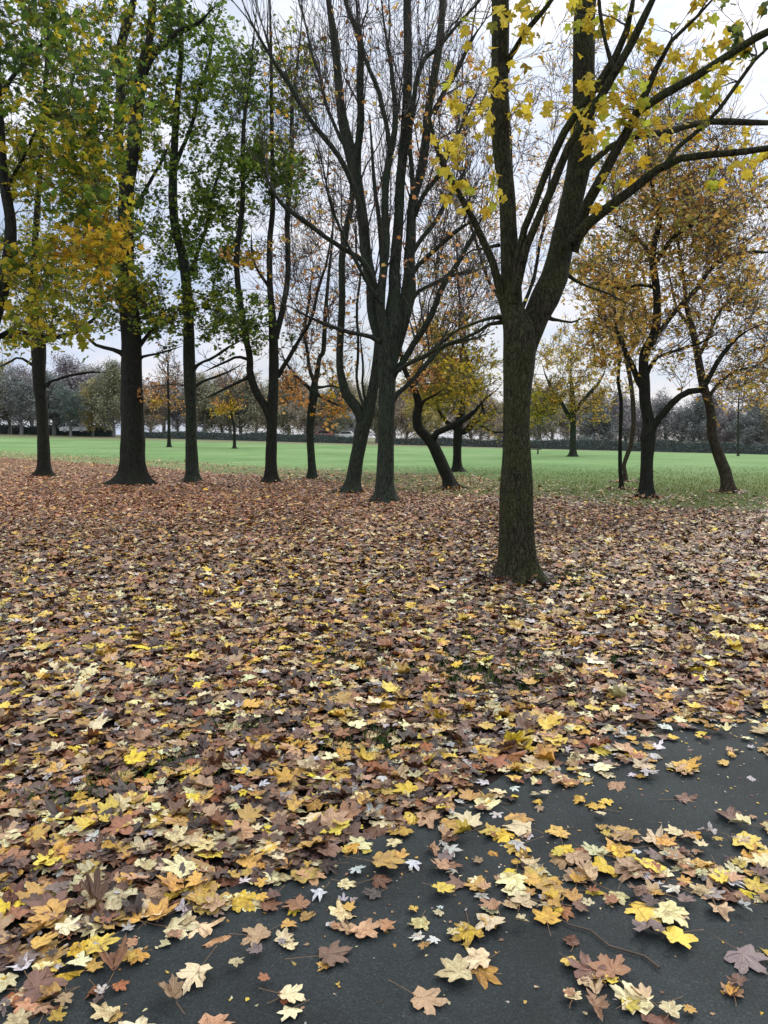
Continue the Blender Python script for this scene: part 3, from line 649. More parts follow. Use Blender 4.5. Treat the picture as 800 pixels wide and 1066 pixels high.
for a, pal, per in [((174,420,22,22,22), POR + PBRN, 5), ((168,416,14,6,12), POR + PGOLD, 16), ((175,385,16,22,20), POR + PBRN, 3)]:
    t.spray(*a, pal, per, size=0.28, rd=2, sub=3, sublen=1.2, ter=2, tpl=OVAL)
t.done()
t = Tree('small_rowan_tree', (238, 459), 'small tree with a bright orange tuft, out on the field beyond the swinging left limb', GB, M_BARKD, M_TWIGW, D=78)
t.limb(L3(244,461,3.6, 244,445,3, 241,430,2.6, 240,405,2), trunk=True)
for a, pal, per in [((236,424,14,6,14), PGOLD + POR, 22), ((246,405,30,24,36), PBRN + POR, 3)]:
    t.spray(*a, pal, per, size=0.26, rd=2, sub=3, sublen=1.2, ter=2, tpl=OVAL)
t.done()
t = Tree('sapling', (769, 472), 'thin leafless sapling in front of the far hedge at the right', GB, M_BARKG, M_TWIG, D=70)
t.limb(L3(769,474,2.4, 769,455,2, 769,430,1.8, 770,405,1.4), trunk=True)
t.spray(770,420,10,18,14, None, 0, rd=1, sub=3, sublen=0.8, ter=2)
t.done()

# ------------------------------------------------------------------ far treeline
def far_proto(seed, shape):
    g = np.random.default_rng(seed)
    tr, wd, cr = MB(), MB(), MB()
    H = 10.0
    P = np.array([[0, 0, -0.3], [0.1, 0, 1.2], [0.0, 0.1, 3.0], [0.2, 0, 5.5], [0.1, 0.1, 8.0]]); Q = catmull(P, 14)
    tubes(tr, Q[None], np.linspace(0.26, 0.07, 14)[None], 8)
    nb = 22; B = []
    for i in range(nb):
        z = g.uniform(1.0, 7.8); a = g.uniform(0, 6.28); L = g.uniform(2.2, 3.8) * (1.15 - z / 13)
        e = {'round': 0.7, 'vase': 1.3, 'cone': 0.15}[shape]
        if shape == 'cone': L = (9.5 - z) * 0.36
        d = np.array([math.cos(a), math.sin(a), e]); d /= np.linalg.norm(d); t = np.linspace(0, 1, 7)[:, None]
        B.append(np.array([0.1, 0, z]) + d * L * t + np.array([0, 0, 0.5]) * t ** 2 + g.normal(0, 0.08, (7, 3)) * t)
    B = np.array(B); tubes(wd, B, np.linspace(0.09, 0.03, 7)[None].repeat(nb, 0), 4)
    cur = B
    for m, Ln, r in ((8, 1.5, 0.034), (7, 0.85, 0.024)):
        c = len(cur) * m; i = np.repeat(np.arange(len(cur)), m); f = g.integers(1, cur.shape[1], c); p = cur[i, f]
        d = norm(norm(cur[i, f] - cur[i, f - 1]) * 0.6 + g.normal(0, 0.6, (c, 3)) + np.array([0, 0, 0.25]))
        t = np.linspace(0, 1, 4)[None, :, None]; L = (Ln * g.uniform(0.5, 1.3, c))[:, None, None]
        S = p[:, None] + d[:, None] * t * L + g.normal(0, 0.06, (c, 4, 3)) * t
        tubes(wd, S, np.linspace(r, r * 0.6, 4)[None].repeat(c, 0), 3); cur = S
    tips = cur[:, 1:].reshape(-1, 3); n = {'round': 15000, 'vase': 6000, 'cone': 12000}[shape]
    ps = tips[g.integers(0, len(tips), n)] + g.normal(0, 0.22, (n, 3))
    v = g.uniform(0.8, 1.15, (n, 1)) * np.ones((1, 3)) * 0.5
    X, Y, Z = basis(g.uniform(0, 6.28, n), g.normal(-0.2, 0.6, n), g.normal(0, 0.7, n))
    leaves(cr, OVAL, ps, g.uniform(0.12, 0.30, n), X, Y, Z, v, np.zeros((n, 3)), 0.0)
    return tr, wd, cr
def tint_mat(name, c):
    m, nt, b, _ = nodes(name); at = N(nt, 'ShaderNodeAttribute', attribute_name='col')
    k = mixc(nt, 1.0, at.outputs['Color'], tuple(min(1.0, 2 * x) for x in c), 'MULTIPLY'); nt.links.new(k, b.inputs['Base Color']); b.inputs['Roughness'].default_value = 0.9
    b.inputs['Specular IOR Level'].default_value = 0.1
    return m
TINT = {'blue grey': (0.125, 0.14, 0.135), 'dull olive': (0.17, 0.165, 0.10), 'mauve grey': (0.20, 0.18, 0.19), 'rusty brown': (0.23, 0.18, 0.13),
        'golden yellow': (0.34, 0.25, 0.08), 'dark green': (0.05, 0.085, 0.07), 'pale tan': (0.28, 0.23, 0.17)}
TINT = {k: tuple(min(0.5, x * 1.55 + 0.03) for x in v) for k, v in TINT.items()}  # lifts every tint paler, painting distance haze into the far crowns
TM = {k: tint_mat('far_' + k.replace(' ', '_'), v) for k, v in TINT.items()}
M_FARWOOD = plain_mat('far_wood', (0.18, 0.175, 0.18), 0.9, 0.2, 1.0)  # lightened wood colour, with the haze of distance painted in
protos = {}
for sname, seed in (('round', 3), ('vase', 5), ('cone', 8)):
    a, b_, c = far_proto(seed, sname); protos[sname] = [x for x in (a, b_, c)]
proto_me = {}
def far_tree(px, D, h, shape, tint, where, wide=1.0):
    x = (px - CX) / F * D; z = float(terrain(x, D))
    nm = {'round': 'broadleaf_tree', 'vase': 'bare_tree', 'cone': 'conifer_tree'}[shape]
    crown = {'round': 'rounded', 'vase': 'thin open', 'cone': 'pointed'}[shape]
    o = empty(nm, (x, D, z), f'{tint} {crown} far tree, {where}', 'tree', 'trees of the far treeline')
    o.scale = (h / 10 * wide, h / 10 * wide, h / 10); o.rotation_euler[2] = rng.uniform(0, 6.28)
    for part, mb, mat in zip(('trunk', 'branchwork', 'crown'), protos[shape], (M_FARWOOD, M_FARWOOD, TM[tint])):
        key = (shape, part)
        if key not in proto_me:
            q = mb.build(part, mat, None, part != 'crown'); proto_me[key] = q.data; bpy.data.objects.remove(q)
            q = bpy.data.objects.new(part, proto_me[key]); col.objects.link(q)
        else:
            q = bpy.data.objects.new(part, proto_me[key]); col.objects.link(q)
        q.parent = o
        if part == 'crown': q.material_slots[0].link = 'OBJECT'; q.material_slots[0].material = mat
far = [
 (-14,128,12,'round','dull olive','cut by the left edge',1.3),(12,134,10,'round','mauve grey','first inside the left edge',1.2),(24,124,9,'vase','blue grey','hugging the far left slender trunk',1.2),
 (58,132,9.5,'round','blue grey','just right of the far left slender trunk',1.3),(75,122,7,'vase','dark green','small with a forked stem between the two leftmost trunks',1.2),
 (84,150,13,'round','mauve grey','tallest between the two leftmost trunks',1.3),(98,128,8,'round','golden yellow','small and bright between the two leftmost trunks',1.0),
 (110,136,11,'round','blue grey','left of the flared trunk',1.2),(120,126,10.5,'round','dull olive','touching the flared trunk on its left',1.1),
 (158,150,9,'round','pale tan','right of the flared trunk',1.2),(186,152,8,'vase','mauve grey','behind the slim green leaved tree',1.3),
 (214,150,11,'round','dull olive','immediately right of the slim green leaved tree',1.2),(232,158,9,'vase','pale tan','beyond the small orange tufted tree',1.3),
 (252,150,11,'round','dull olive','beneath the swinging low limb',1.2),(268,160,9,'vase','rusty brown','left of the low forked dark tree',1.2),
 (302,150,11,'round','dull olive','between the low forked tree and the small orange one',1.3),(318,140,8.5,'round','pale tan','behind the small orange leaved tree',1.2),
 (340,158,8,'vase','rusty brown','between the small orange tree and the leaning one',1.1),(352,140,10,'round','dull olive','left of the leaning forked tree',1.2),
 (392,150,10,'round','dull olive','between the leaning and many stemmed trunks',1.1),(424,146,9,'round','rusty brown','right of the many stemmed trunk',1.2),
 (440,138,8.5,'round','golden yellow','at the elbow of the crooked trunk',1.1),(500,140,9,'round','pale tan','between the crooked pair and the near maple',1.2),
 (520,150,8,'round','dull olive','peeping out left of the near maple',1.2),
 (562,134,8.5,'round','dull olive','peeping out right of the near maple',1.2),(590,146,8,'vase','pale tan','behind the olive yellow field tree',1.3),
 (618,138,7.5,'cone','blue grey','right of the olive yellow field tree',1.6),(634,146,9,'vase','mauve grey','left of the two thin stems',1.4),
 (664,140,7.5,'round','mauve grey','right of the two thin stems',1.3),(692,142,8.5,'vase','blue grey','first right of the tan crowned tree',1.4),
 (708,136,6.5,'vase','mauve grey','second right of the tan crowned tree',1.4),(722,134,8.5,'round','blue grey','nudging the leaning pale trunk from the left',1.2),
 (757,140,7,'round','mauve grey','right of the leaning pale trunk',1.3),(776,128,7,'round','blue grey','behind the leafless sapling',1.3),
 (792,134,9,'round','pale tan','inside the right edge',1.2),(818,128,9,'round','dull olive','cut by the right edge',1.3)]
far2 = [(-30,175,15,'round','blue grey','back row, beyond the left edge',1.3),(35,178,15,'round','mauve grey','back row, behind the far left slender trunk',1.3),(66,182,14,'round','blue grey','back row, right of the far left slender trunk',1.3),
 (104,180,15,'round','dull olive','back row, left of the flared trunk',1.3),(145,185,14,'round','mauve grey','back row, behind the flared trunk',1.3),(172,186,15,'vase','pale tan','back row, behind the orange leaved sapling',1.3),
 (205,182,14,'round','mauve grey','back row, behind the slim green leaved tree',1.3),(240,186,15,'round','pale tan','back row, beyond the small orange tufted tree',1.3),(285,188,14,'round','dull olive','back row, behind the low forked dark tree',1.3),
 (322,190,15,'vase','rusty brown','back row, behind the small orange tree',1.3),(370,184,14,'round','pale tan','back row, behind the leaning forked tree',1.3),(410,186,15,'round','dull olive','back row, behind the many stemmed tree',1.3),
 (455,182,14,'vase','rusty brown','back row, behind the crooked trunk',1.3),(490,180,13,'round','pale tan','back row, right of the spreading olive tree',1.3),(540,176,13,'round','dull olive','back row, behind the near maple',1.3),
 (575,178,14,'vase','mauve grey','back row, left of the olive yellow field tree',1.3),(612,172,13,'round','pale tan','back row, right of the olive yellow field tree',1.3),(650,176,12,'round','blue grey','back row, behind the two thin stems',1.3),
 (680,170,12,'vase','mauve grey','back row, behind the tan crowned tree',1.3),(735,172,12,'round','mauve grey','back row, behind the leaning pale trunk',1.3),(805,168,13,'round','blue grey','back row, at the right edge',1.3)]
for f_ in far: far_tree(f_[0], f_[1], f_[2] * 1.12, *f_[3:])
for f_ in far2: far_tree(*f_)

# hedges
def hedge(px0, px1, D0, D1, h, label, tint):
    x0, x1 = (px0 - CX) / F * D0, (px1 - CX) / F * D1
    L = math.hypot(x1 - x0, D1 - D0); n = int(L * 70)
    o = empty('hedge', (x0, D0, float(terrain(x0, D0))), label, 'hedge')
    u = rng.random(n); base = np.stack([x0 + (x1 - x0) * u, D0 + (D1 - D0) * u], 1)
    hh = h * (0.65 + 0.7 * fbm(u * L, 0 * u, 0.22)); q = rng.random(n)
    zt = np.where(q < 0.6, rng.random(n) * hh, hh + rng.normal(0, 0.05, n)); dep = np.where(q < 0.6, -0.7 + rng.normal(0, 0.08, n), rng.uniform(-0.7, 0.7, n))
    pos = np.stack([base[:, 0], base[:, 1] + dep, terrain(base[:, 0], base[:, 1]) + zt], 1)
    mb = MB(); X, Y, Z = basis(rng.uniform(0, 6.28, n), rng.normal(0, 0.7, n), rng.normal(0, 0.8, n))
    leaves(mb, OVAL, pos, rng.uniform(0.15, 0.32, n), X, Y, Z, 0.5 * rng.uniform(0.5, 1.3, (n, 1)) * np.ones((1, 3)), np.zeros((n, 3)), 0)
    mb.build('foliage', TM[tint] if tint in TM else tint, o, False)
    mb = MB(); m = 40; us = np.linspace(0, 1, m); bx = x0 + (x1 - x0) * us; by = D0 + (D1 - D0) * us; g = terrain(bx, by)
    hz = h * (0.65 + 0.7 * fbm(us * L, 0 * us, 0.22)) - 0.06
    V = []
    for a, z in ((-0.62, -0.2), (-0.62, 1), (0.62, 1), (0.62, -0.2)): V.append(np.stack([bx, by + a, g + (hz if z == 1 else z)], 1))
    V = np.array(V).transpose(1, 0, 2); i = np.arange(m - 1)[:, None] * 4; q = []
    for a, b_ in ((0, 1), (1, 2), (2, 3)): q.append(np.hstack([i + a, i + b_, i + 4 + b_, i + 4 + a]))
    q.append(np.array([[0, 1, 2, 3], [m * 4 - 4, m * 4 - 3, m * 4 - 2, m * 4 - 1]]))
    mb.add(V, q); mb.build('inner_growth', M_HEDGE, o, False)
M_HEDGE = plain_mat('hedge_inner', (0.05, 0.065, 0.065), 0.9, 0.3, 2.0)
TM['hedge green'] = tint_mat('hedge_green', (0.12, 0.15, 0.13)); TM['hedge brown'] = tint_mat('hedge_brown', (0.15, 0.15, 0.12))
hedge(545, 860, 122, 118, 1.7, 'long clipped dark green hedge closing the field on the right', 'hedge green')
hedge(145, 372, 128, 126, 1.35, 'clipped dark hedge behind the left trunks, beyond the bright grass', 'hedge green')
hedge(400, 545, 127, 124, 1.4, 'lower brownish hedge behind the crooked trunk in the middle', 'hedge brown')
hedge(-60, 120, 138, 136, 1.7, 'shaggy dark undergrowth hedge at the foot of the leftmost far trees', 'hedge green')

# ------------------------------------------------------------------ small far things: cars behind the hedge, bench, house
def boxm(mb, c, s, rot=0.0, top=1.0):
    c = np.array(c, float); x, y, z = np.array(s) / 2
    V = np.array([[a * x * (top if d > 0 else 1), b * y * (top if d > 0 else 1), d * z] for d in (-1, 1) for a, b in ((-1, -1), (1, -1), (1, 1), (-1, 1))])
    cr, sr = math.cos(rot), math.sin(rot); V[:, :2] = V[:, :2] @ np.array([[cr, sr], [-sr, cr]])
    mb.add(V + c, [np.array([[3, 2, 1, 0], [4, 5, 6, 7], [0, 1, 5, 4], [1, 2, 6, 5], [2, 3, 7, 6], [3, 0, 4, 7]])])
M_WOOD = plain_mat('bench_wood', (0.035, 0.026, 0.02), 0.8, 0.3, 12)
M_METAL = plain_mat('dark_metal', (0.04, 0.04, 0.045), 0.5, 0.2, 12)
bD = 70.0; bx_ = (552 - CX) / F * bD; bz = float(terrain(bx_, bD))
o = empty('park_bench', (bx_, bD, bz), 'low wooden bench on the field, half hidden by the near maple trunk', 'bench')
mb = MB(); [boxm(mb, (bx_, bD + dy, bz + 0.45), (2.0, 0.13, 0.07)) for dy in (-0.14, 0, 0.14)]; mb.build('seat', M_WOOD, o, False)
mb = MB(); [boxm(mb, (bx_, bD + 0.25 + 0.03 * i, bz + 0.6 + 0.14 * i), (1.7, 0.03, 0.10)) for i in (0, 1)]; mb.build('backrest', M_WOOD, o, False)
for sx in (-0.7, 0.7):
    for dy in (-0.15, 0.22):
        mb = MB(); boxm(mb, (bx_ + sx, bD + dy, bz + 0.2), (0.06, 0.06, 0.46)); mb.build('leg', M_METAL, o, False)

def car(px, D, paint, label, rot):
    x = (px - CX) / F * D; z = float(terrain(x, D)) + 0.6
    o = empty('parked_car', (x, D, z), label, 'car', 'cars parked beyond the hedge'); o.rotation_euler[2] = rot
    m = plain_mat('car_paint_' + str(px), paint, 0.3, 0.03, 2)
    def prism(prof, w, name, mat, bev=0.0):
        P = np.array(prof); n = len(P); y0 = np.full(n, -w / 2)
        V = np.vstack([np.stack([P[:, 0], y0, P[:, 1]], 1), np.stack([P[:, 0], -y0, P[:, 1]], 1)])
        i = np.arange(n); j = (i + 1) % n; mb = MB(); mb.v = [V]; mb.n = 2 * n
        mb.f = [np.stack([i, j, n + j, n + i], 1), i[None, ::-1], (n + i)[None]]
        q = mb.build(name, mat, None, False); q.parent = o
        return q
    q = prism([(-2.1, .3), (-2.15, .75), (-1.9, .95), (-1.2, 1.0), (-.75, 1.45), (.75, 1.48), (1.35, 1.02), (2.05, .9), (2.12, .35)], 1.7, 'body', m)
    w = prism([(-1.05, 1.02), (-.7, 1.4), (.7, 1.42), (1.15, 1.02)], 1.73, 'window', M_GLASS)
    for sx in (-1.3, 1.3):
        for sy in (-0.8, 0.8):
            mb = MB(); a = np.linspace(0, 2 * math.pi, 17)[:-1]; tubes(mb, np.array([[[sx, sy - 0.11, .32], [sx, sy, .32], [sx, sy + 0.11, .32]]]), np.full((1, 3), .32), 16)
            ww = mb.build('wheel', M_METAL, None); ww.parent = o
            mb = MB(); mb.add(np.vstack([np.stack([.2 * np.cos(a) + sx, 0 * a + sy + s * 0.112, .2 * np.sin(a) + .32], 1) for s in (-1, 1)]), [np.arange(16)[None], np.arange(16, 32)[None]])
            rr = mb.build('rim', M_RIM, None, False); rr.parent = ww
M_GLASS = plain_mat('car_glass', (0.03, 0.04, 0.05), 0.1, 0.1, 2); M_RIM = plain_mat('rim_metal', (0.35, 0.35, 0.36), 0.4, 0.1, 3)
car(337, 140, (0.45, 0.12, 0.14), 'red car parked beyond the hedge, seen past the small orange tree', 0.1)
car(361, 138, (0.72, 0.73, 0.76), 'white car parked beyond the hedge beside the leaning forked tree', -0.1)
car(79, 126, (0.62, 0.63, 0.68), 'pale car parked under the far trees between the two leftmost trunks', 0.2)

M_WALL = plain_mat('house_wall', (0.22, 0.24, 0.27), 0.9, 0.1, 0.6); M_ROOF = plain_mat('house_roof', (0.12, 0.14, 0.17), 0.8, 0.15, 1.2)
def house(px, D, w, h, label):
    x = (px - CX) / F * D; z = float(terrain(x, D)); o = empty('house', (x, D, z), label, 'house', 'houses beyond the park')
    mb = MB(); boxm(mb, (x, D, z + h / 2 - 0.2), (w, 6, h + 0.4)); mb.build('wall', M_WALL, o, False)
    mb = MB(); V = np.array([[-w / 2 - .3, -3.4, 0], [w / 2 + .3, -3.4, 0], [w / 2 + .3, 3.4, 0], [-w / 2 - .3, 3.4, 0], [-w / 2 - .3, 0, 2.2], [w / 2 + .3, 0, 2.2]]) + np.array([x, D, z + h + 0.003])
    mb.add(V, [np.array([[0, 1, 5, 4], [2, 3, 4, 5], [3, 2, 1, 0]]), np.array([[1, 2, 5], [3, 0, 4]])]); rf = mb.build('roof', M_ROOF, o, False)
    mb = MB(); boxm(mb, (x + w * .3, D + 0.6, z + h + 2.2), (0.7, 0.7, 1.4)); mb.build('chimney', M_WALL, rf, False)
    for k in range(3):
        for zz in (0.32, 0.74):
            mb = MB(); boxm(mb, (x - w * .33 + w * .33 * k, D - 3.0, z + h * zz), (1.2, 0.14, 1.1)); q = mb.build('window', M_RIM, o, False)
            mb = MB(); boxm(mb, (x - w * .33 + w * .33 * k, D - 3.08, z + h * zz), (1.0, 0.04, 0.9)); mb.build('pane', M_GLASS, q, False)
house(772, 165, 9, 5.2, 'grey blue house beyond the hedge, behind the leafless sapling')
house(348, 165, 12, 4.6, 'low grey house beyond the parked red car')

# ------------------------------------------------------------------ ground, path
EDGE_PX = [(-120, 1085), (-60, 1045), (0, 1018), (70, 978), (150, 958), (240, 928), (330, 897), (380, 864), (450, 850), (520, 808), (590, 776), (660, 750), (740, 738), (800, 734), (900, 722), (1050, 700)]
EDGE = []
for px, py in EDGE_PX:
    Y = GY(px, py); p = W(px, py, Y); EDGE.append([p[0], p[1]])
EDGE = np.array(EDGE)
E2 = catmull(np.hstack([EDGE, np.zeros((len(EDGE), 1))]), 90)[:, :2]
ex, ey = E2[:, 0], E2[:, 1]
def edge_y(x): return np.interp(x, np.maximum.accumulate(ex), ey) + np.where(np.asarray(x) > ex[-1], (np.asarray(x) - ex[-1]) * 0.6, 0) + np.where(np.asarray(x) < ex[0], (np.asarray(x) - ex[0]) * 0.6, 0)

# litter limits: distance at which leaf cover gives way to grass, by direction
def litter_edge(x, y):
    u = x / np.maximum(y, 1)     # tangent of the bearing
    e = np.interp(u, [-.75, -.5, -.35, -.2, -.05, .08, .2, .5, .75], [60, 52, 42, 30, 25, 21, 18.8, 15.8, 14.5])
    return e + 3.0 * (fbm(x, y, 0.25) - 0.5) * 2
def cover(x, y):
    e = litter_edge(x, y)
    full = np.clip((e - y) / 2.5 + 0.5, 0, 1)
    e2 = e + np.interp(x / np.maximum(y, 1), [-.5, -.2, .1, .3, .7], [16, 18, 16, 7, 6])
    sparse = np.clip((e2 - y) / 9.0, 0, 1) ** 1.5 * 0.45
    return np.maximum(full, sparse)

ys = np.concatenate([np.linspace(-8, 0, 9)[:-1], np.linspace(0, 12, 90)[:-1], np.geomspace(12, 160, 150)[:-1], np.geomspace(160, 900, 20)])
nx = 161
V = []; C = []
for y in ys:
    hw = max(14, 1.0 * abs(y) + 10)
    x = np.linspace(-1, 1, nx); x = np.sign(x) * np.abs(x) ** 1.3 * hw
    z = terrain(x, np.full(nx, y))
    cov = cover(x, np.full(nx, y))
    V.append(np.stack([x, np.full(nx, y), z], 1)); C.append(np.stack([cov, cov, cov], 1))
V = np.concatenate(V); C = np.concatenate(C)
i = np.arange(len(ys) - 1)[:, None] * nx + np.arange(nx - 1)[None]; i = i.ravel()
mb = MB(); mb.add(V, [np.stack([i, i + 1, i + nx + 1, i + nx], 1)], C)
m, nt, b, _ = nodes('park_ground')
tc = N(nt, 'ShaderNodeTexCoord'); at = N(nt, 'ShaderNodeAttribute', attribute_name='col')
ng = N(nt, 'ShaderNodeTexNoise', Scale=0.09, Detail=9.0, Roughness=0.72); nt.links.new(tc.outputs['Object'], ng.inputs[0])
nf = N(nt, 'ShaderNodeTexNoise', Scale=14.0, Detail=6.0, Roughness=0.75); nt.links.new(tc.outputs['Object'], nf.inputs[0])
gr = ramp(nt, ng.outputs[0], [(0.36, (0.115, 0.205, 0.075)), (0.50, (0.155, 0.265, 0.105)), (0.66, (0.215, 0.31, 0.150))])
gf = ramp(nt, nf.outputs[0], [(0.3, (0.45, 0.47, 0.45)), (0.7, (1.4, 1.38, 1.3))])
gcol = mixc(nt, 1.0, gr.outputs[0], gf.outputs[0], 'MULTIPLY')
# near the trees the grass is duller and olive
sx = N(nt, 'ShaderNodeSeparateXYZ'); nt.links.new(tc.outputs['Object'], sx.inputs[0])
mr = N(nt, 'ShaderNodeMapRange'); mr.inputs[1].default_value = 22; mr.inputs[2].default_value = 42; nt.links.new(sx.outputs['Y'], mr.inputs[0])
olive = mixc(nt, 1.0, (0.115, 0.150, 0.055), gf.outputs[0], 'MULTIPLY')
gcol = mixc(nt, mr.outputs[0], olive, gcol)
# beyond the mown field the ground turns dull
mr2 = N(nt, 'ShaderNodeMapRange'); mr2.inputs[1].default_value = 100; mr2.inputs[2].default_value = 116; nt.links.new(sx.outputs['Y'], mr2.inputs[0])
gcol = mixc(nt, mr2.outputs[0], gcol, (0.15, 0.15, 0.085))
vo = N(nt, 'ShaderNodeTexVoronoi', Scale=9.0); nt.links.new(tc.outputs['Object'], vo.inputs[0])
vs = N(nt, 'ShaderNodeSeparateColor'); nt.links.new(vo.outputs['Color'], vs.inputs[0])
lc = ramp(nt, vs.outputs[0], [(0.0, (0.035, 0.024, 0.020)), (0.35, (0.10, 0.058, 0.036)), (0.6, (0.19, 0.11, 0.062)), (0.85, (0.27, 0.17, 0.09)), (1.0, (0.36, 0.27, 0.16))])
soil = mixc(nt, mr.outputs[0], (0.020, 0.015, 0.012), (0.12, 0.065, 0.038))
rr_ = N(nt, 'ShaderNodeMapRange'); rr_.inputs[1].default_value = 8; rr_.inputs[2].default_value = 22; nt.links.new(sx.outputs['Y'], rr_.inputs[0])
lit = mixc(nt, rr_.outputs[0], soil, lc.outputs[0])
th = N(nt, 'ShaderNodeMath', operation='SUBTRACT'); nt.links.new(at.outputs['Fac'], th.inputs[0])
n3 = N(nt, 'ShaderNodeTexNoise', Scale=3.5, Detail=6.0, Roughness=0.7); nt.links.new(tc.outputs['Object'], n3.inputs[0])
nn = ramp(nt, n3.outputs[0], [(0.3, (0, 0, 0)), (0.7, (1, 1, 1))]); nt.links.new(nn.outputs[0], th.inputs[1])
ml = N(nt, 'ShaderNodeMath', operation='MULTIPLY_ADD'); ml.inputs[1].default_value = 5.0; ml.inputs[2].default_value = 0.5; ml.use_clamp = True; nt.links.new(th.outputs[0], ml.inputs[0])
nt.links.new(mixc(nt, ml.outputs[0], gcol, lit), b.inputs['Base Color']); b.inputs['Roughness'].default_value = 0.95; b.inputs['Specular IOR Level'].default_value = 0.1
bp = N(nt, 'ShaderNodeBump', Strength=0.6, Distance=0.03); nt.links.new(nf.outputs[0], bp.inputs['Height']); nt.links.new(bp.outputs[0], b.inputs['Normal'])
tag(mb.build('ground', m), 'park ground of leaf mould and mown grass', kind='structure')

# path sheet
m, nt, b, _ = nodes('asphalt')
tc = N(nt, 'ShaderNodeTexCoord')
n1 = N(nt, 'ShaderNodeTexNoise', Scale=150.0, Detail=3.0, Roughness=0.7); nt.links.new(tc.outputs['Object'], n1.inputs[0])
v1 = N(nt, 'ShaderNodeTexVoronoi', Scale=260.0); nt.links.new(tc.outputs['Object'], v1.inputs[0])
n2 = N(nt, 'ShaderNodeTexNoise', Scale=1.7, Detail=5.0); nt.links.new(tc.outputs['Object'], n2.inputs[0])
r1 = ramp(nt, n1.outputs[0], [(0.34, (0.012, 0.016, 0.017)), (0.60, (0.027, 0.034, 0.036)), (0.78, (0.085, 0.095, 0.095))])
r2 = ramp(nt, n2.outputs[0], [(0.35, (0.62, 0.62, 0.62)), (0.5, (0.95, 0.95, 0.95)), (0.7, (1.35, 1.35, 1.33))])
nt.links.new(mixc(nt, 1.0, r1.outputs[0], r2.outputs[0], 'MULTIPLY'), b.inputs['Base Color'])
b.inputs['Roughness'].default_value = 0.8; b.inputs['Specular IOR Level'].default_value = 0.3
bp = N(nt, 'ShaderNodeBump', Strength=0.5, Distance=0.004); nt.links.new(v1.outputs['Distance'], bp.inputs['Height']); nt.links.new(bp.outputs[0], b.inputs['Normal'])
xs = np.linspace(-9, 14, 140); top = np.minimum(edge_y(xs), 8.5) + 0.04 * np.sin(xs * 9) + 0.03 * np.sin(xs * 23)
low = np.minimum(top - 0.2, np.full_like(xs, -6.0)); rows = 24
V = np.concatenate([np.stack([xs, low + (top - low) * r_, terrain(xs, low + (top - low) * r_) + 0.004], 1) for r_ in np.linspace(0, 1, rows)])
i = (np.arange(rows - 1)[:, None] * 140 + np.arange(139)[None]).ravel()
mb = MB(); mb.add(V, [np.stack([i, i + 1, i + 141, i + 140], 1)]); tag(mb.build('path', m), 'dark asphalt path', kind='structure')

# ------------------------------------------------------------------ fallen leaves
KIND = [('bright yellow', lin(242, 208, 66)), ('golden yellow', lin(220, 174, 72)), ('pale cream', lin(244, 228, 178)), ('light tan', lin(196, 156, 116)), ('orange brown', lin(164, 104, 64)),
        ('mid brown', lin(116, 76, 56)), ('dark purplish brown', lin(66, 45, 42)), ('silvery grey', lin(214, 211, 214)), ('dull mauve brown', lin(128, 104, 102))]
KC = np.array([k[1] for k in KIND])
def pick(n, x, y, where):
    """kind index by place"""
    patch = fbm(x, y, 0.7); left = np.clip(0.5 - x / np.maximum(y, 1.5), 0, 1)
    near = np.clip((9 - y) / 7, 0, 1)
    base = np.array([0.05, 0.07, 0.10, 0.12, 0.13, 0.27, 0.18, 0.05, 0.03])
    nearp = np.array([0.10, 0.13, 0.14, 0.15, 0.12, 0.17, 0.09, 0.07, 0.03])
    farp = np.array([0.015, 0.04, 0.075, 0.14, 0.21, 0.29, 0.16, 0.05, 0.02])
    farl = np.array([0.03, 0.10, 0.07, 0.22, 0.32, 0.18, 0.04, 0.02, 0.02])
    pathp = np.array([0.12, 0.14, 0.22, 0.14, 0.08, 0.08, 0.02, 0.17, 0.03])
    w = np.zeros((n, 9)); far = np.clip((y - 8) / 8, 0, 1)
    w += near[:, None] * nearp + (1 - near)[:, None] * ((1 - far)[:, None] * base + far[:, None] * ((1 - left)[:, None] * farp + left[:, None] * farl))
    if where == 'path': w = np.tile(pathp, (n, 1))
    if where == 'under': w = np.tile([0.01, 0.02, 0.02, 0.06, 0.08, 0.30, 0.40, 0.03, 0.08], (n, 1))
    w[:, :4] *= (0.45 + 1.3 * patch)[:, None]
    c = np.cumsum(w, 1); c /= c[:, -1:]
    return (rng.random((n, 1)) > c).sum(1)

def scatter(y0, y1, dens, margin):
    """points uniformly over the part of the ground in view between two depths"""
    hw = 0.56 * y1 + margin; A = 2 * hw * (y1 - y0); n = int(A * dens)
    x = rng.uniform(-hw, hw, n); y = rng.uniform(y0, y1, n); k = np.abs(x) < 0.56 * y + margin
    return x[k], y[k]

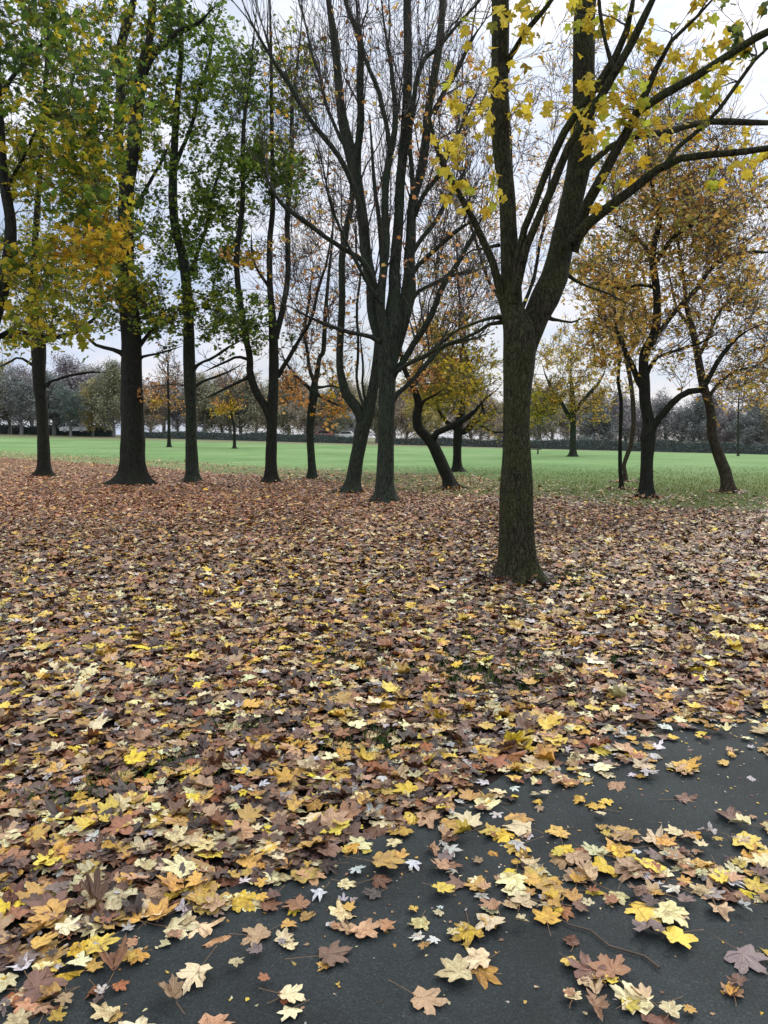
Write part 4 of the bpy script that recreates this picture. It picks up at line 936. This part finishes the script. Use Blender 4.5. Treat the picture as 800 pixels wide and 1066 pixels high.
litter = MB(); stalks = MB()
cands = []
def fill(x, y, hgt, sizes, kinds, tpl, tilt, curls, stalk=False, record=None, bright=1.0):
    n = len(x); z = terrain(x, y) + hgt
    X, Y, Z = basis(rng.uniform(0, 6.28, n), rng.normal(0, tilt, n), rng.normal(0, tilt, n) + np.where(rng.random(n) < 0.3, math.pi, 0))
    pos = np.stack([x, y, z], 1)
    c = KC[kinds] * rng.uniform(0.62, 1.15, (n, 1)) * (1 + rng.normal(0, 0.05, (n, 3))) * bright
    small = kinds == 7; sz = np.where(small, sizes * 0.75, sizes)
    cu = rng.normal(0, 1, (n, 3)) * curls; cu[:, :2] += curls * 0.5
    # keep the blades above what they lie on
    lift = np.abs(cu[:, :2]).sum(1) * 0 + 0.0
    pos[:, 2] += lift
    lf = (np.clip((y - 9) / 10, 0, 1) * np.clip(0.6 - x / np.maximum(y, 2) * 1.6, 0, 1))[:, None]; c = c * (1 + lf * (np.array([1.16, 0.90, 0.80]) - 1))
    return dict(pos=pos, X=X, Y=Y, Z=Z, c=np.clip(c, 0, 0.9), s=sz, cu=cu, k=kinds, n=n)
def put(mb, d, tpl, sel=None, edge=0.22):
    sel = np.arange(d['n']) if sel is None else sel
    if tpl is HI:
        sv = sel[d['k'][sel] == 7]; sel = sel[d['k'][sel] != 7]
        if len(sv): leaves(mb, SILV, d['pos'][sv], d['s'][sv], d['X'][sv], d['Y'][sv], d['Z'][sv], d['c'][sv], d['cu'][sv], edge)
    leaves(mb, tpl, d['pos'][sel], d['s'][sel], d['X'][sel], d['Y'][sel], d['Z'][sel], d['c'][sel], d['cu'][sel], edge)

def in_path(x, y): return y < edge_y(x) + 0.18 * (fbm(x, y, 2.2) - 0.5) * 2

# tree bases stay clear of stacked leaves right at the near trunk
PATCH = [(520,712,.45,900),(470,700,.35,500),(375,775,.22,260),(560,640,.4,450),(115,823,.16,200),(60,832,.12,140),(360,688,.3,320),(720,655,.4,260),(640,690,.3,200),(405,772,.12,120),(480,665,.4,320),(600,600,.5,600),(500,598,.5,600),(585,612,.3,500),(180,800,.12,120),(540,690,.3,500),(250,760,.15,150)]
PXY = np.array([[*W(a, b_, GY(a, b_))[:2], r_] for a, b_, r_, _n in PATCH]); NEARB = np.array([1.49, 8.55])
def bare(x, y):
    q = np.zeros(len(x))
    for cx, cy, r_ in PXY: q = np.maximum(q, np.exp(-(((x - cx) / (1.3 * r_)) ** 2 + ((y - cy) / r_) ** 2) * 1.6) * 0.8)
    q = np.maximum(q, 0.75 * np.exp(-(((x - NEARB[0]) / 0.75) ** 2 + ((y - NEARB[1]) / 0.6) ** 2) * 1.4))
    return q * np.clip(fbm(x, y, 3.0) * 1.9, 0, 1)
# A. near litter (0.5..7 m)
cand = []
def sizes(n, big=0.13):
    return np.where(rng.random(n) < big, rng.uniform(0.08, 0.125, n), rng.uniform(0.032, 0.078, n))
for (dens, h0, h1, where, tl, cv_) in ((560, 0.003, 0.022, 'under', 0.20, 0.34), (480, 0.014, 0.040, 'top', 0.15, 0.24)):
    x, y = scatter(0.4, 7.2, dens, 1.2)
    k = ~in_path(x, y) & (rng.random(len(x)) < np.where(fbm(x, y, 1.1) < 0.27, 0.6, 1.0)) & (rng.random(len(x)) > bare(x, y)); x, y = x[k], y[k]
    kd = pick(len(x), x, y, where); sz = sizes(len(x)); sz = np.where(np.isin(kd, (0, 1, 2)) & (rng.random(len(x)) < 0.35), sz * 1.3, sz)
    d = fill(x, y, rng.uniform(h0, h1, len(x)), np.minimum(sz, 0.13), kd, HI, tl, cv_)
    cand.append((d, where))
# B. leaves on the path: drifts, thinning out
x, y = scatter(0.4, 9.0, 420, 1.2)
k = in_path(x, y); x, y = x[k], y[k]
dist = edge_y(x) - y
cl = fbm(x * 0.7 + 0.5 * y, y * 2.0, 1.5)
p = 0.95 * np.exp(-dist / 0.24) + np.clip((cl - 0.50) * 3.4, 0, 0.7) * (0.14 + 1.25 * np.clip((x + 0.45) / 1.1, 0, 1)) + 0.03 + 0.06 * np.clip(x + 0.5, 0, 1) + 0.14 * np.clip(1 - dist / 1.0, 0, 1)
p += 0.8 * np.exp(-(((x + 1.05) / 0.30) ** 2 + ((y - 1.95) / 0.16) ** 2))
k = rng.random(len(x)) < p * 0.8; x, y = x[k], y[k]
d = fill(x, y, rng.uniform(0.007, 0.028, len(x)), 0.9 * sizes(len(x), 0.28), pick(len(x), x, y, 'path'), HI, 0.07, 0.26)
cand.append((d, 'path'))

# choose the ones that show largest as single leaves
rows = []
for ci, (d, where) in enumerate(cand):
    if where == 'under': continue
    ppx, ppy, dep = to_px(d['pos'] + d['Y'] * d['s'][:, None] * 0.4)
    ok = (ppx > 4) & (ppx < 796) & (ppy < 1062) & (ppy > 640)
    if where == 'top': ok &= d['pos'][:, 2] > 0.032
    sc = d['s'] / dep * (1.0 if where == 'path' else 0.72)
    for j in np.nonzero(ok)[0]: rows.append((sc[j], ci, j, ppx[j], ppy[j]))
rows.sort(reverse=True); rows = rows[:290]
single = {}
for r_ in rows: single.setdefault(r_[1], set()).add(r_[2])
import collections
infos = []
def one_leaf(d, j, where, ppx, ppy):
    a = {q: d[q][j:j + 1] for q in ('pos', 'X', 'Y', 'Z', 'c', 's', 'cu')}
    mb = MB(); leaves(mb, SILV if d['k'][j] == 7 else HI, a['pos'], a['s'], a['X'], a['Y'], a['Z'], a['c'], a['cu'], 0.22)
    o = mb.build('fallen_leaf', M_LITTER, None, True, loc=a['pos'][0])
    P, Rr = stalk_pts(a['pos'], a['Y'], a['Z'], a['s']); mb = MB(); tubes(mb, P, Rr, 4); mb.build('stem', M_STALK, o)
    cu = abs(a['cu'][0, :2]).sum(); s_ = a['s'][0]
    infos.append([o, KIND[d['k'][j]][0], 'large' if s_ > 0.12 else 'small' if s_ < 0.085 else 'medium', 'curled' if cu > 0.75 else 'flat', 'on the bare asphalt' if where == 'path' else 'on the deep leaf litter', ppx, ppy])
def stalk_pts(pos, Y, Z, s):
    n = len(pos); g = norm(-Y + rng.normal(0, 0.35, (n, 3)) * np.array([1, 1, 0.1])); g[:, 2] *= 0.25
    L = s * rng.uniform(0.5, 1.0, n); t = np.linspace(0, 1, 5)[None, :, None]
    b0 = pos + Y * s[:, None] * 0.06
    P = b0[:, None] + g[:, None] * t * L[:, None, None] + rng.normal(0, 0.12, (n, 1, 3)) * np.array([1, 1, 0.1]) * t ** 2 * L[:, None, None]
    P[:, :, 2] = np.maximum(P[:, :, 2], terrain(P[:, :, 0], P[:, :, 1]) + 0.006)
    return P, np.tile(np.array([[0.0012, 0.0010, 0.0009, 0.0009, 0.0014]]), (n, 1))
for sc, ci, j, ppx, ppy in rows: one_leaf(cand[ci][0], j, cand[ci][1], ppx, ppy)
ORD = ['first', 'second', 'third', 'fourth', 'fifth', 'sixth', 'seventh', 'eighth', 'ninth', 'tenth', 'eleventh', 'twelfth', 'thirteenth', 'fourteenth', 'fifteenth', 'sixteenth', 'seventeenth', 'eighteenth', 'nineteenth', 'twentieth']
def zone(ppx, ppy):
    return ('nearest the bottom edge' if ppy > 985 else 'second row up' if ppy > 915 else 'third row up' if ppy > 850 else 'farther up'), ('left third' if ppx < 267 else 'middle third' if ppx < 534 else 'right third')
bins = collections.defaultdict(list)
for inf in infos:
    z1, z2 = zone(inf[5], inf[6]); bins[(inf[2], inf[3], inf[1], inf[4], z1, z2)].append(inf)
for key, lst in bins.items():
    sz, cu, cn, su, z1, z2 = key; lst.sort(key=lambda q: q[5])
    for q, inf in enumerate(lst):
        lab = f'{sz} {cu} {cn} leaf {su}, {z1}, {z2}'
        if len(lst) > 1: lab = f'{sz} {cu} {cn} leaf {su.replace("the ", "").replace("bare ", "").replace("deep leaf ", "")}, {z1}, {z2}, {ORD[q]} along'
        tag(inf[0], lab, 'leaf', 'single fallen leaves lying closest')
for ci, (d, where) in enumerate(cand):
    sel = np.array([j for j in range(d['n']) if j not in single.get(ci, ())])
    put(litter, d, HI, sel)
    near_ = sel[(d['pos'][sel, 1] < 5) & (rng.random(len(sel)) < (0.35 if where != 'under' else 0)) * (d['s'][sel] > 0.07)]
    if len(near_):
        P, Rr = stalk_pts(d['pos'][near_], d['Y'][near_], d['Z'][near_], d['s'][near_]); tubes(stalks, P, Rr, 3)
# C. 7..20 m
for (y0, y1, dens, tpl, h1) in ((7.2, 12, 600, MID, 0.05), (12, 20, 340, LOW, 0.05), (20, 32, 110, LOW, 0.04), (32, 70, 36, OVAL, 0.03)):
    x, y = scatter(y0, y1, dens, 2.0)
    cv = cover(x, y)
    k = ~in_path(x, y) & (rng.random(len(x)) < np.where(cv > 0.9, 1, cv)) & (rng.random(len(x)) > bare(x, y)); x, y = x[k], y[k]
    s_ = sizes(len(x)) * (1 if y0 < 20 else 1.15 if y0 < 32 else 1.5)
    d = fill(x, y, rng.uniform(0.003, h1, len(x)), s_, pick(len(x), x, y, 'top'), tpl, 0.22, 0.3)
    put(litter, d, tpl)
# drifts banked against the trunks
for o in list(bpy.data.objects):
    if o.type == 'EMPTY' and o.parent is None and o.get('group') == GR and o.location[1] < 32:
        bx, by = o.location[0], o.location[1]; r0 = {True: 0.24, False: 0.26}[by < 12]; n = 260 if by < 12 else 130
        a = rng.uniform(0, 6.28, n); q = r0 + np.abs(rng.normal(0, 0.16, n)); hh = 0.02 + 0.10 * np.exp(-(q - r0) / 0.12) * rng.random(n)
        x, y = bx + np.cos(a) * q * 1.1, by + np.sin(a) * q
        d = fill(x, y, hh, sizes(n), pick(n, x, y, 'under' if by < 12 else 'top'), HI if by < 12 else LOW, 0.45, 0.35); put(litter, d, HI if by < 12 else LOW)
# crushed bits on the asphalt
x, y = scatter(0.6, 8.0, 130, 1.0); k = in_path(x, y); x, y = x[k], y[k]
d = fill(x, y, np.full(len(x), 0.006), rng.uniform(0.006, 0.022, len(x)), pick(len(x), x, y, 'path'), OVAL, 0.1, 0.3); put(litter, d, OVAL)
tag(litter.build('fallen_leaves', M_LITTER), 'carpet of fallen yellow, tan and brown maple leaves under the trees', kind='stuff')
tag(stalks.build('fallen_leaf_stalks', M_STALK), 'loose leaf stalks scattered through the fallen leaves', kind='stuff')

# grass poking through the litter, and turf at the edge of the leaves
mb = MB()
def blades(x, y, h, w, cols):
    n = len(x); a = rng.uniform(0, 6.28, n); z = terrain(x, y); lean = rng.normal(0, 0.45, (n, 2)) * h[:, None]
    p = np.stack([x, y, z], 1); dx = np.stack([np.cos(a), np.sin(a), 0 * a], 1) * w[:, None]
    mid = p + np.stack([lean[:, 0] * .3, lean[:, 1] * .3, h * .6], 1); tip = p + np.stack([lean[:, 0], lean[:, 1], h], 1)
    V = np.stack([p - dx, p + dx, mid + dx * .7, tip, mid - dx * .7], 1); i = np.arange(n)[:, None] * 5
    mb.add(V, [i + np.array([[0, 1, 2, 3, 4]])], np.repeat(cols, 5, 0))
GC = np.array([lin(60, 92, 40), lin(80, 104, 48), lin(48, 74, 40), lin(104, 110, 56)])
for px, py, rr_m, n in PATCH:
    n = int(n * 0.5); Y0 = GY(px, py); c = W(px, py, Y0); g = rng.normal(0, 0.5, (n, 2)) * rr_m
    x = c[0] + g[:, 0] * 1.5; y = c[1] + g[:, 1]; k = ~in_path(x, y); x, y = x[k], y[k]
    blades(x, y, rng.uniform(0.03, 0.07, len(x)), rng.uniform(0.002, 0.004, len(x)), GC[rng.integers(0, 4, len(x))])
x, y = scatter(3, 15, 14, 1); k = ~in_path(x, y) & (fbm(x, y, 0.9) > 0.6); x, y = x[k], y[k]
blades(x, y, rng.uniform(0.03, 0.08, len(x)), rng.uniform(0.002, 0.004, len(x)), GC[rng.integers(0, 4, len(x))])
x, y = scatter(17, 45, 70, 1); cv = cover(x, y); k = rng.random(len(x)) > cv * 1.2 + np.clip((y - 22) / 20, 0, 1); x, y = x[k], y[k]
oc = np.array([lin(110, 122, 60), lin(124, 136, 72), lin(98, 114, 56), lin(124, 122, 68)])
far_ = np.clip((y - 24) / 16, 0, 1)[:, None]
blades(x, y, rng.uniform(0.03, 0.075, len(x)), rng.uniform(0.006, 0.014, len(x)), oc[rng.integers(0, 4, len(x))] * (1 - far_) + far_ * lin(118, 146, 86))
tag(mb.build('grass', M_GRASS, None, False), 'short grass growing through and beyond the fallen leaves', kind='stuff')

# fallen sticks
M_STICK = plain_mat('stick', (0.07, 0.05, 0.035), 0.8, 0.3, 20)
for px, py, L, a, lab in [(690, 1010, .42, 2.4, 'thin bare stick on the asphalt near the bottom right'), (500, 690, .5, 0.5, 'short brown stick lying across the litter below the near maple'), (185, 640, .55, 1.4, 'thin stick standing out in the leaves at mid left')]:
    Y0 = GY(px, py); c = W(px, py, Y0); tt = np.linspace(0, 1, 7)[:, None]
    P = c + np.array([math.cos(a), math.sin(a), 0]) * L * tt + rng.normal(0, 0.012, (7, 3)) * np.array([1, 1, .2]); P[:, 2] = c[2] + (0.012 if py > 900 else 0.05)
    mb = MB(); tubes(mb, P[None], np.linspace(0.004, 0.0018, 7)[None], 6); tag(mb.build('stick', M_STICK, None, True, loc=P[0]), lab, 'stick')

# ------------------------------------------------------------------ sky and light
world = bpy.data.worlds.new('World'); scene.world = world; world.use_nodes = True
nt = world.node_tree; nt.nodes.clear()
out = nt.nodes.new('ShaderNodeOutputWorld'); bg = nt.nodes.new('ShaderNodeBackground'); nt.links.new(bg.outputs[0], out.inputs[0])
SUN_EL, SUN_AZ = 38.0, 35.0     # azimuth measured from +Y towards +X
sky = nt.nodes.new('ShaderNodeTexSky'); sky.sky_type = 'NISHITA'; sky.sun_disc = False; sky.sun_elevation = R(SUN_EL); sky.sun_rotation = R(SUN_AZ); sky.air_density = 1.0; sky.dust_density = 2.0
tc = N(nt, 'ShaderNodeTexCoord'); mp = N(nt, 'ShaderNodeMapping'); mp.inputs['Scale'].default_value = (1, 1, 2.6); nt.links.new(tc.outputs['Generated'], mp.inputs[0])
cn = N(nt, 'ShaderNodeTexNoise', Scale=2.6, Detail=7.0, Roughness=0.55); nt.links.new(mp.outputs[0], cn.inputs[0])
cr = ramp(nt, cn.outputs[0], [(0.36, (0.45, 0.45, 0.45)), (0.58, (0.97, 0.97, 0.97))])
sz_ = N(nt, 'ShaderNodeSeparateXYZ'); nt.links.new(tc.outputs['Generated'], sz_.inputs[0])
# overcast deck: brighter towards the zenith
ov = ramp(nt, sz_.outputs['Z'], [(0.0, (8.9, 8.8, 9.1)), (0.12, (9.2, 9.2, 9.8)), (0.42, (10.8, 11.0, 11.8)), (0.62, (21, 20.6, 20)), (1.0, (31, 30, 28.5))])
bl = N(nt, 'ShaderNodeTexNoise', Scale=5.0, Detail=6.0, Roughness=0.6); nt.links.new(mp.outputs[0], bl.inputs[0])
br = ramp(nt, bl.outputs[0], [(0.36, (0.70, 0.82, 1.0)), (0.58, (1, 1, 1))])
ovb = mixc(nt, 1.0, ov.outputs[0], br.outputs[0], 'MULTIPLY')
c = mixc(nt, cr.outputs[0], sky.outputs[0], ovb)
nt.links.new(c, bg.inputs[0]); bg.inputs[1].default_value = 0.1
sun = bpy.data.lights.new('sun', 'SUN'); sun.energy = 1.5; sun.angle = R(14); sun.color = (1, 0.95, 0.88)
so = bpy.data.objects.new('sun', sun); col.objects.link(so)
el, az = R(SUN_EL), R(SUN_AZ); dirv = Vector((math.sin(az) * math.cos(el), math.cos(az) * math.cos(el), math.sin(el)))
so.rotation_euler = dirv.to_track_quat('Z', 'Y').to_euler(); so.location = (0, 0, 30)

cam = bpy.data.cameras.new('camera'); co = bpy.data.objects.new('camera', cam); col.objects.link(co)
co.location = (0, 0, EYE); co.rotation_euler = (math.pi / 2 - PITCH, 0, 0)
cam.sensor_fit = 'HORIZONTAL'; cam.sensor_width = 36; cam.lens = F / 800 * 36; cam.clip_start = 0.05; cam.clip_end = 3000
scene.camera = co
scene.view_settings.view_transform = 'Standard'; scene.view_settings.look = 'None'; scene.view_settings.exposure = 0
cy = scene.cycles
cy.max_bounces = 5; cy.diffuse_bounces = 3; cy.glossy_bounces = 2; cy.transmission_bounces = 3; cy.transparent_max_bounces = 4
cy.use_denoising = True
cy.sample_clamp_indirect = 4
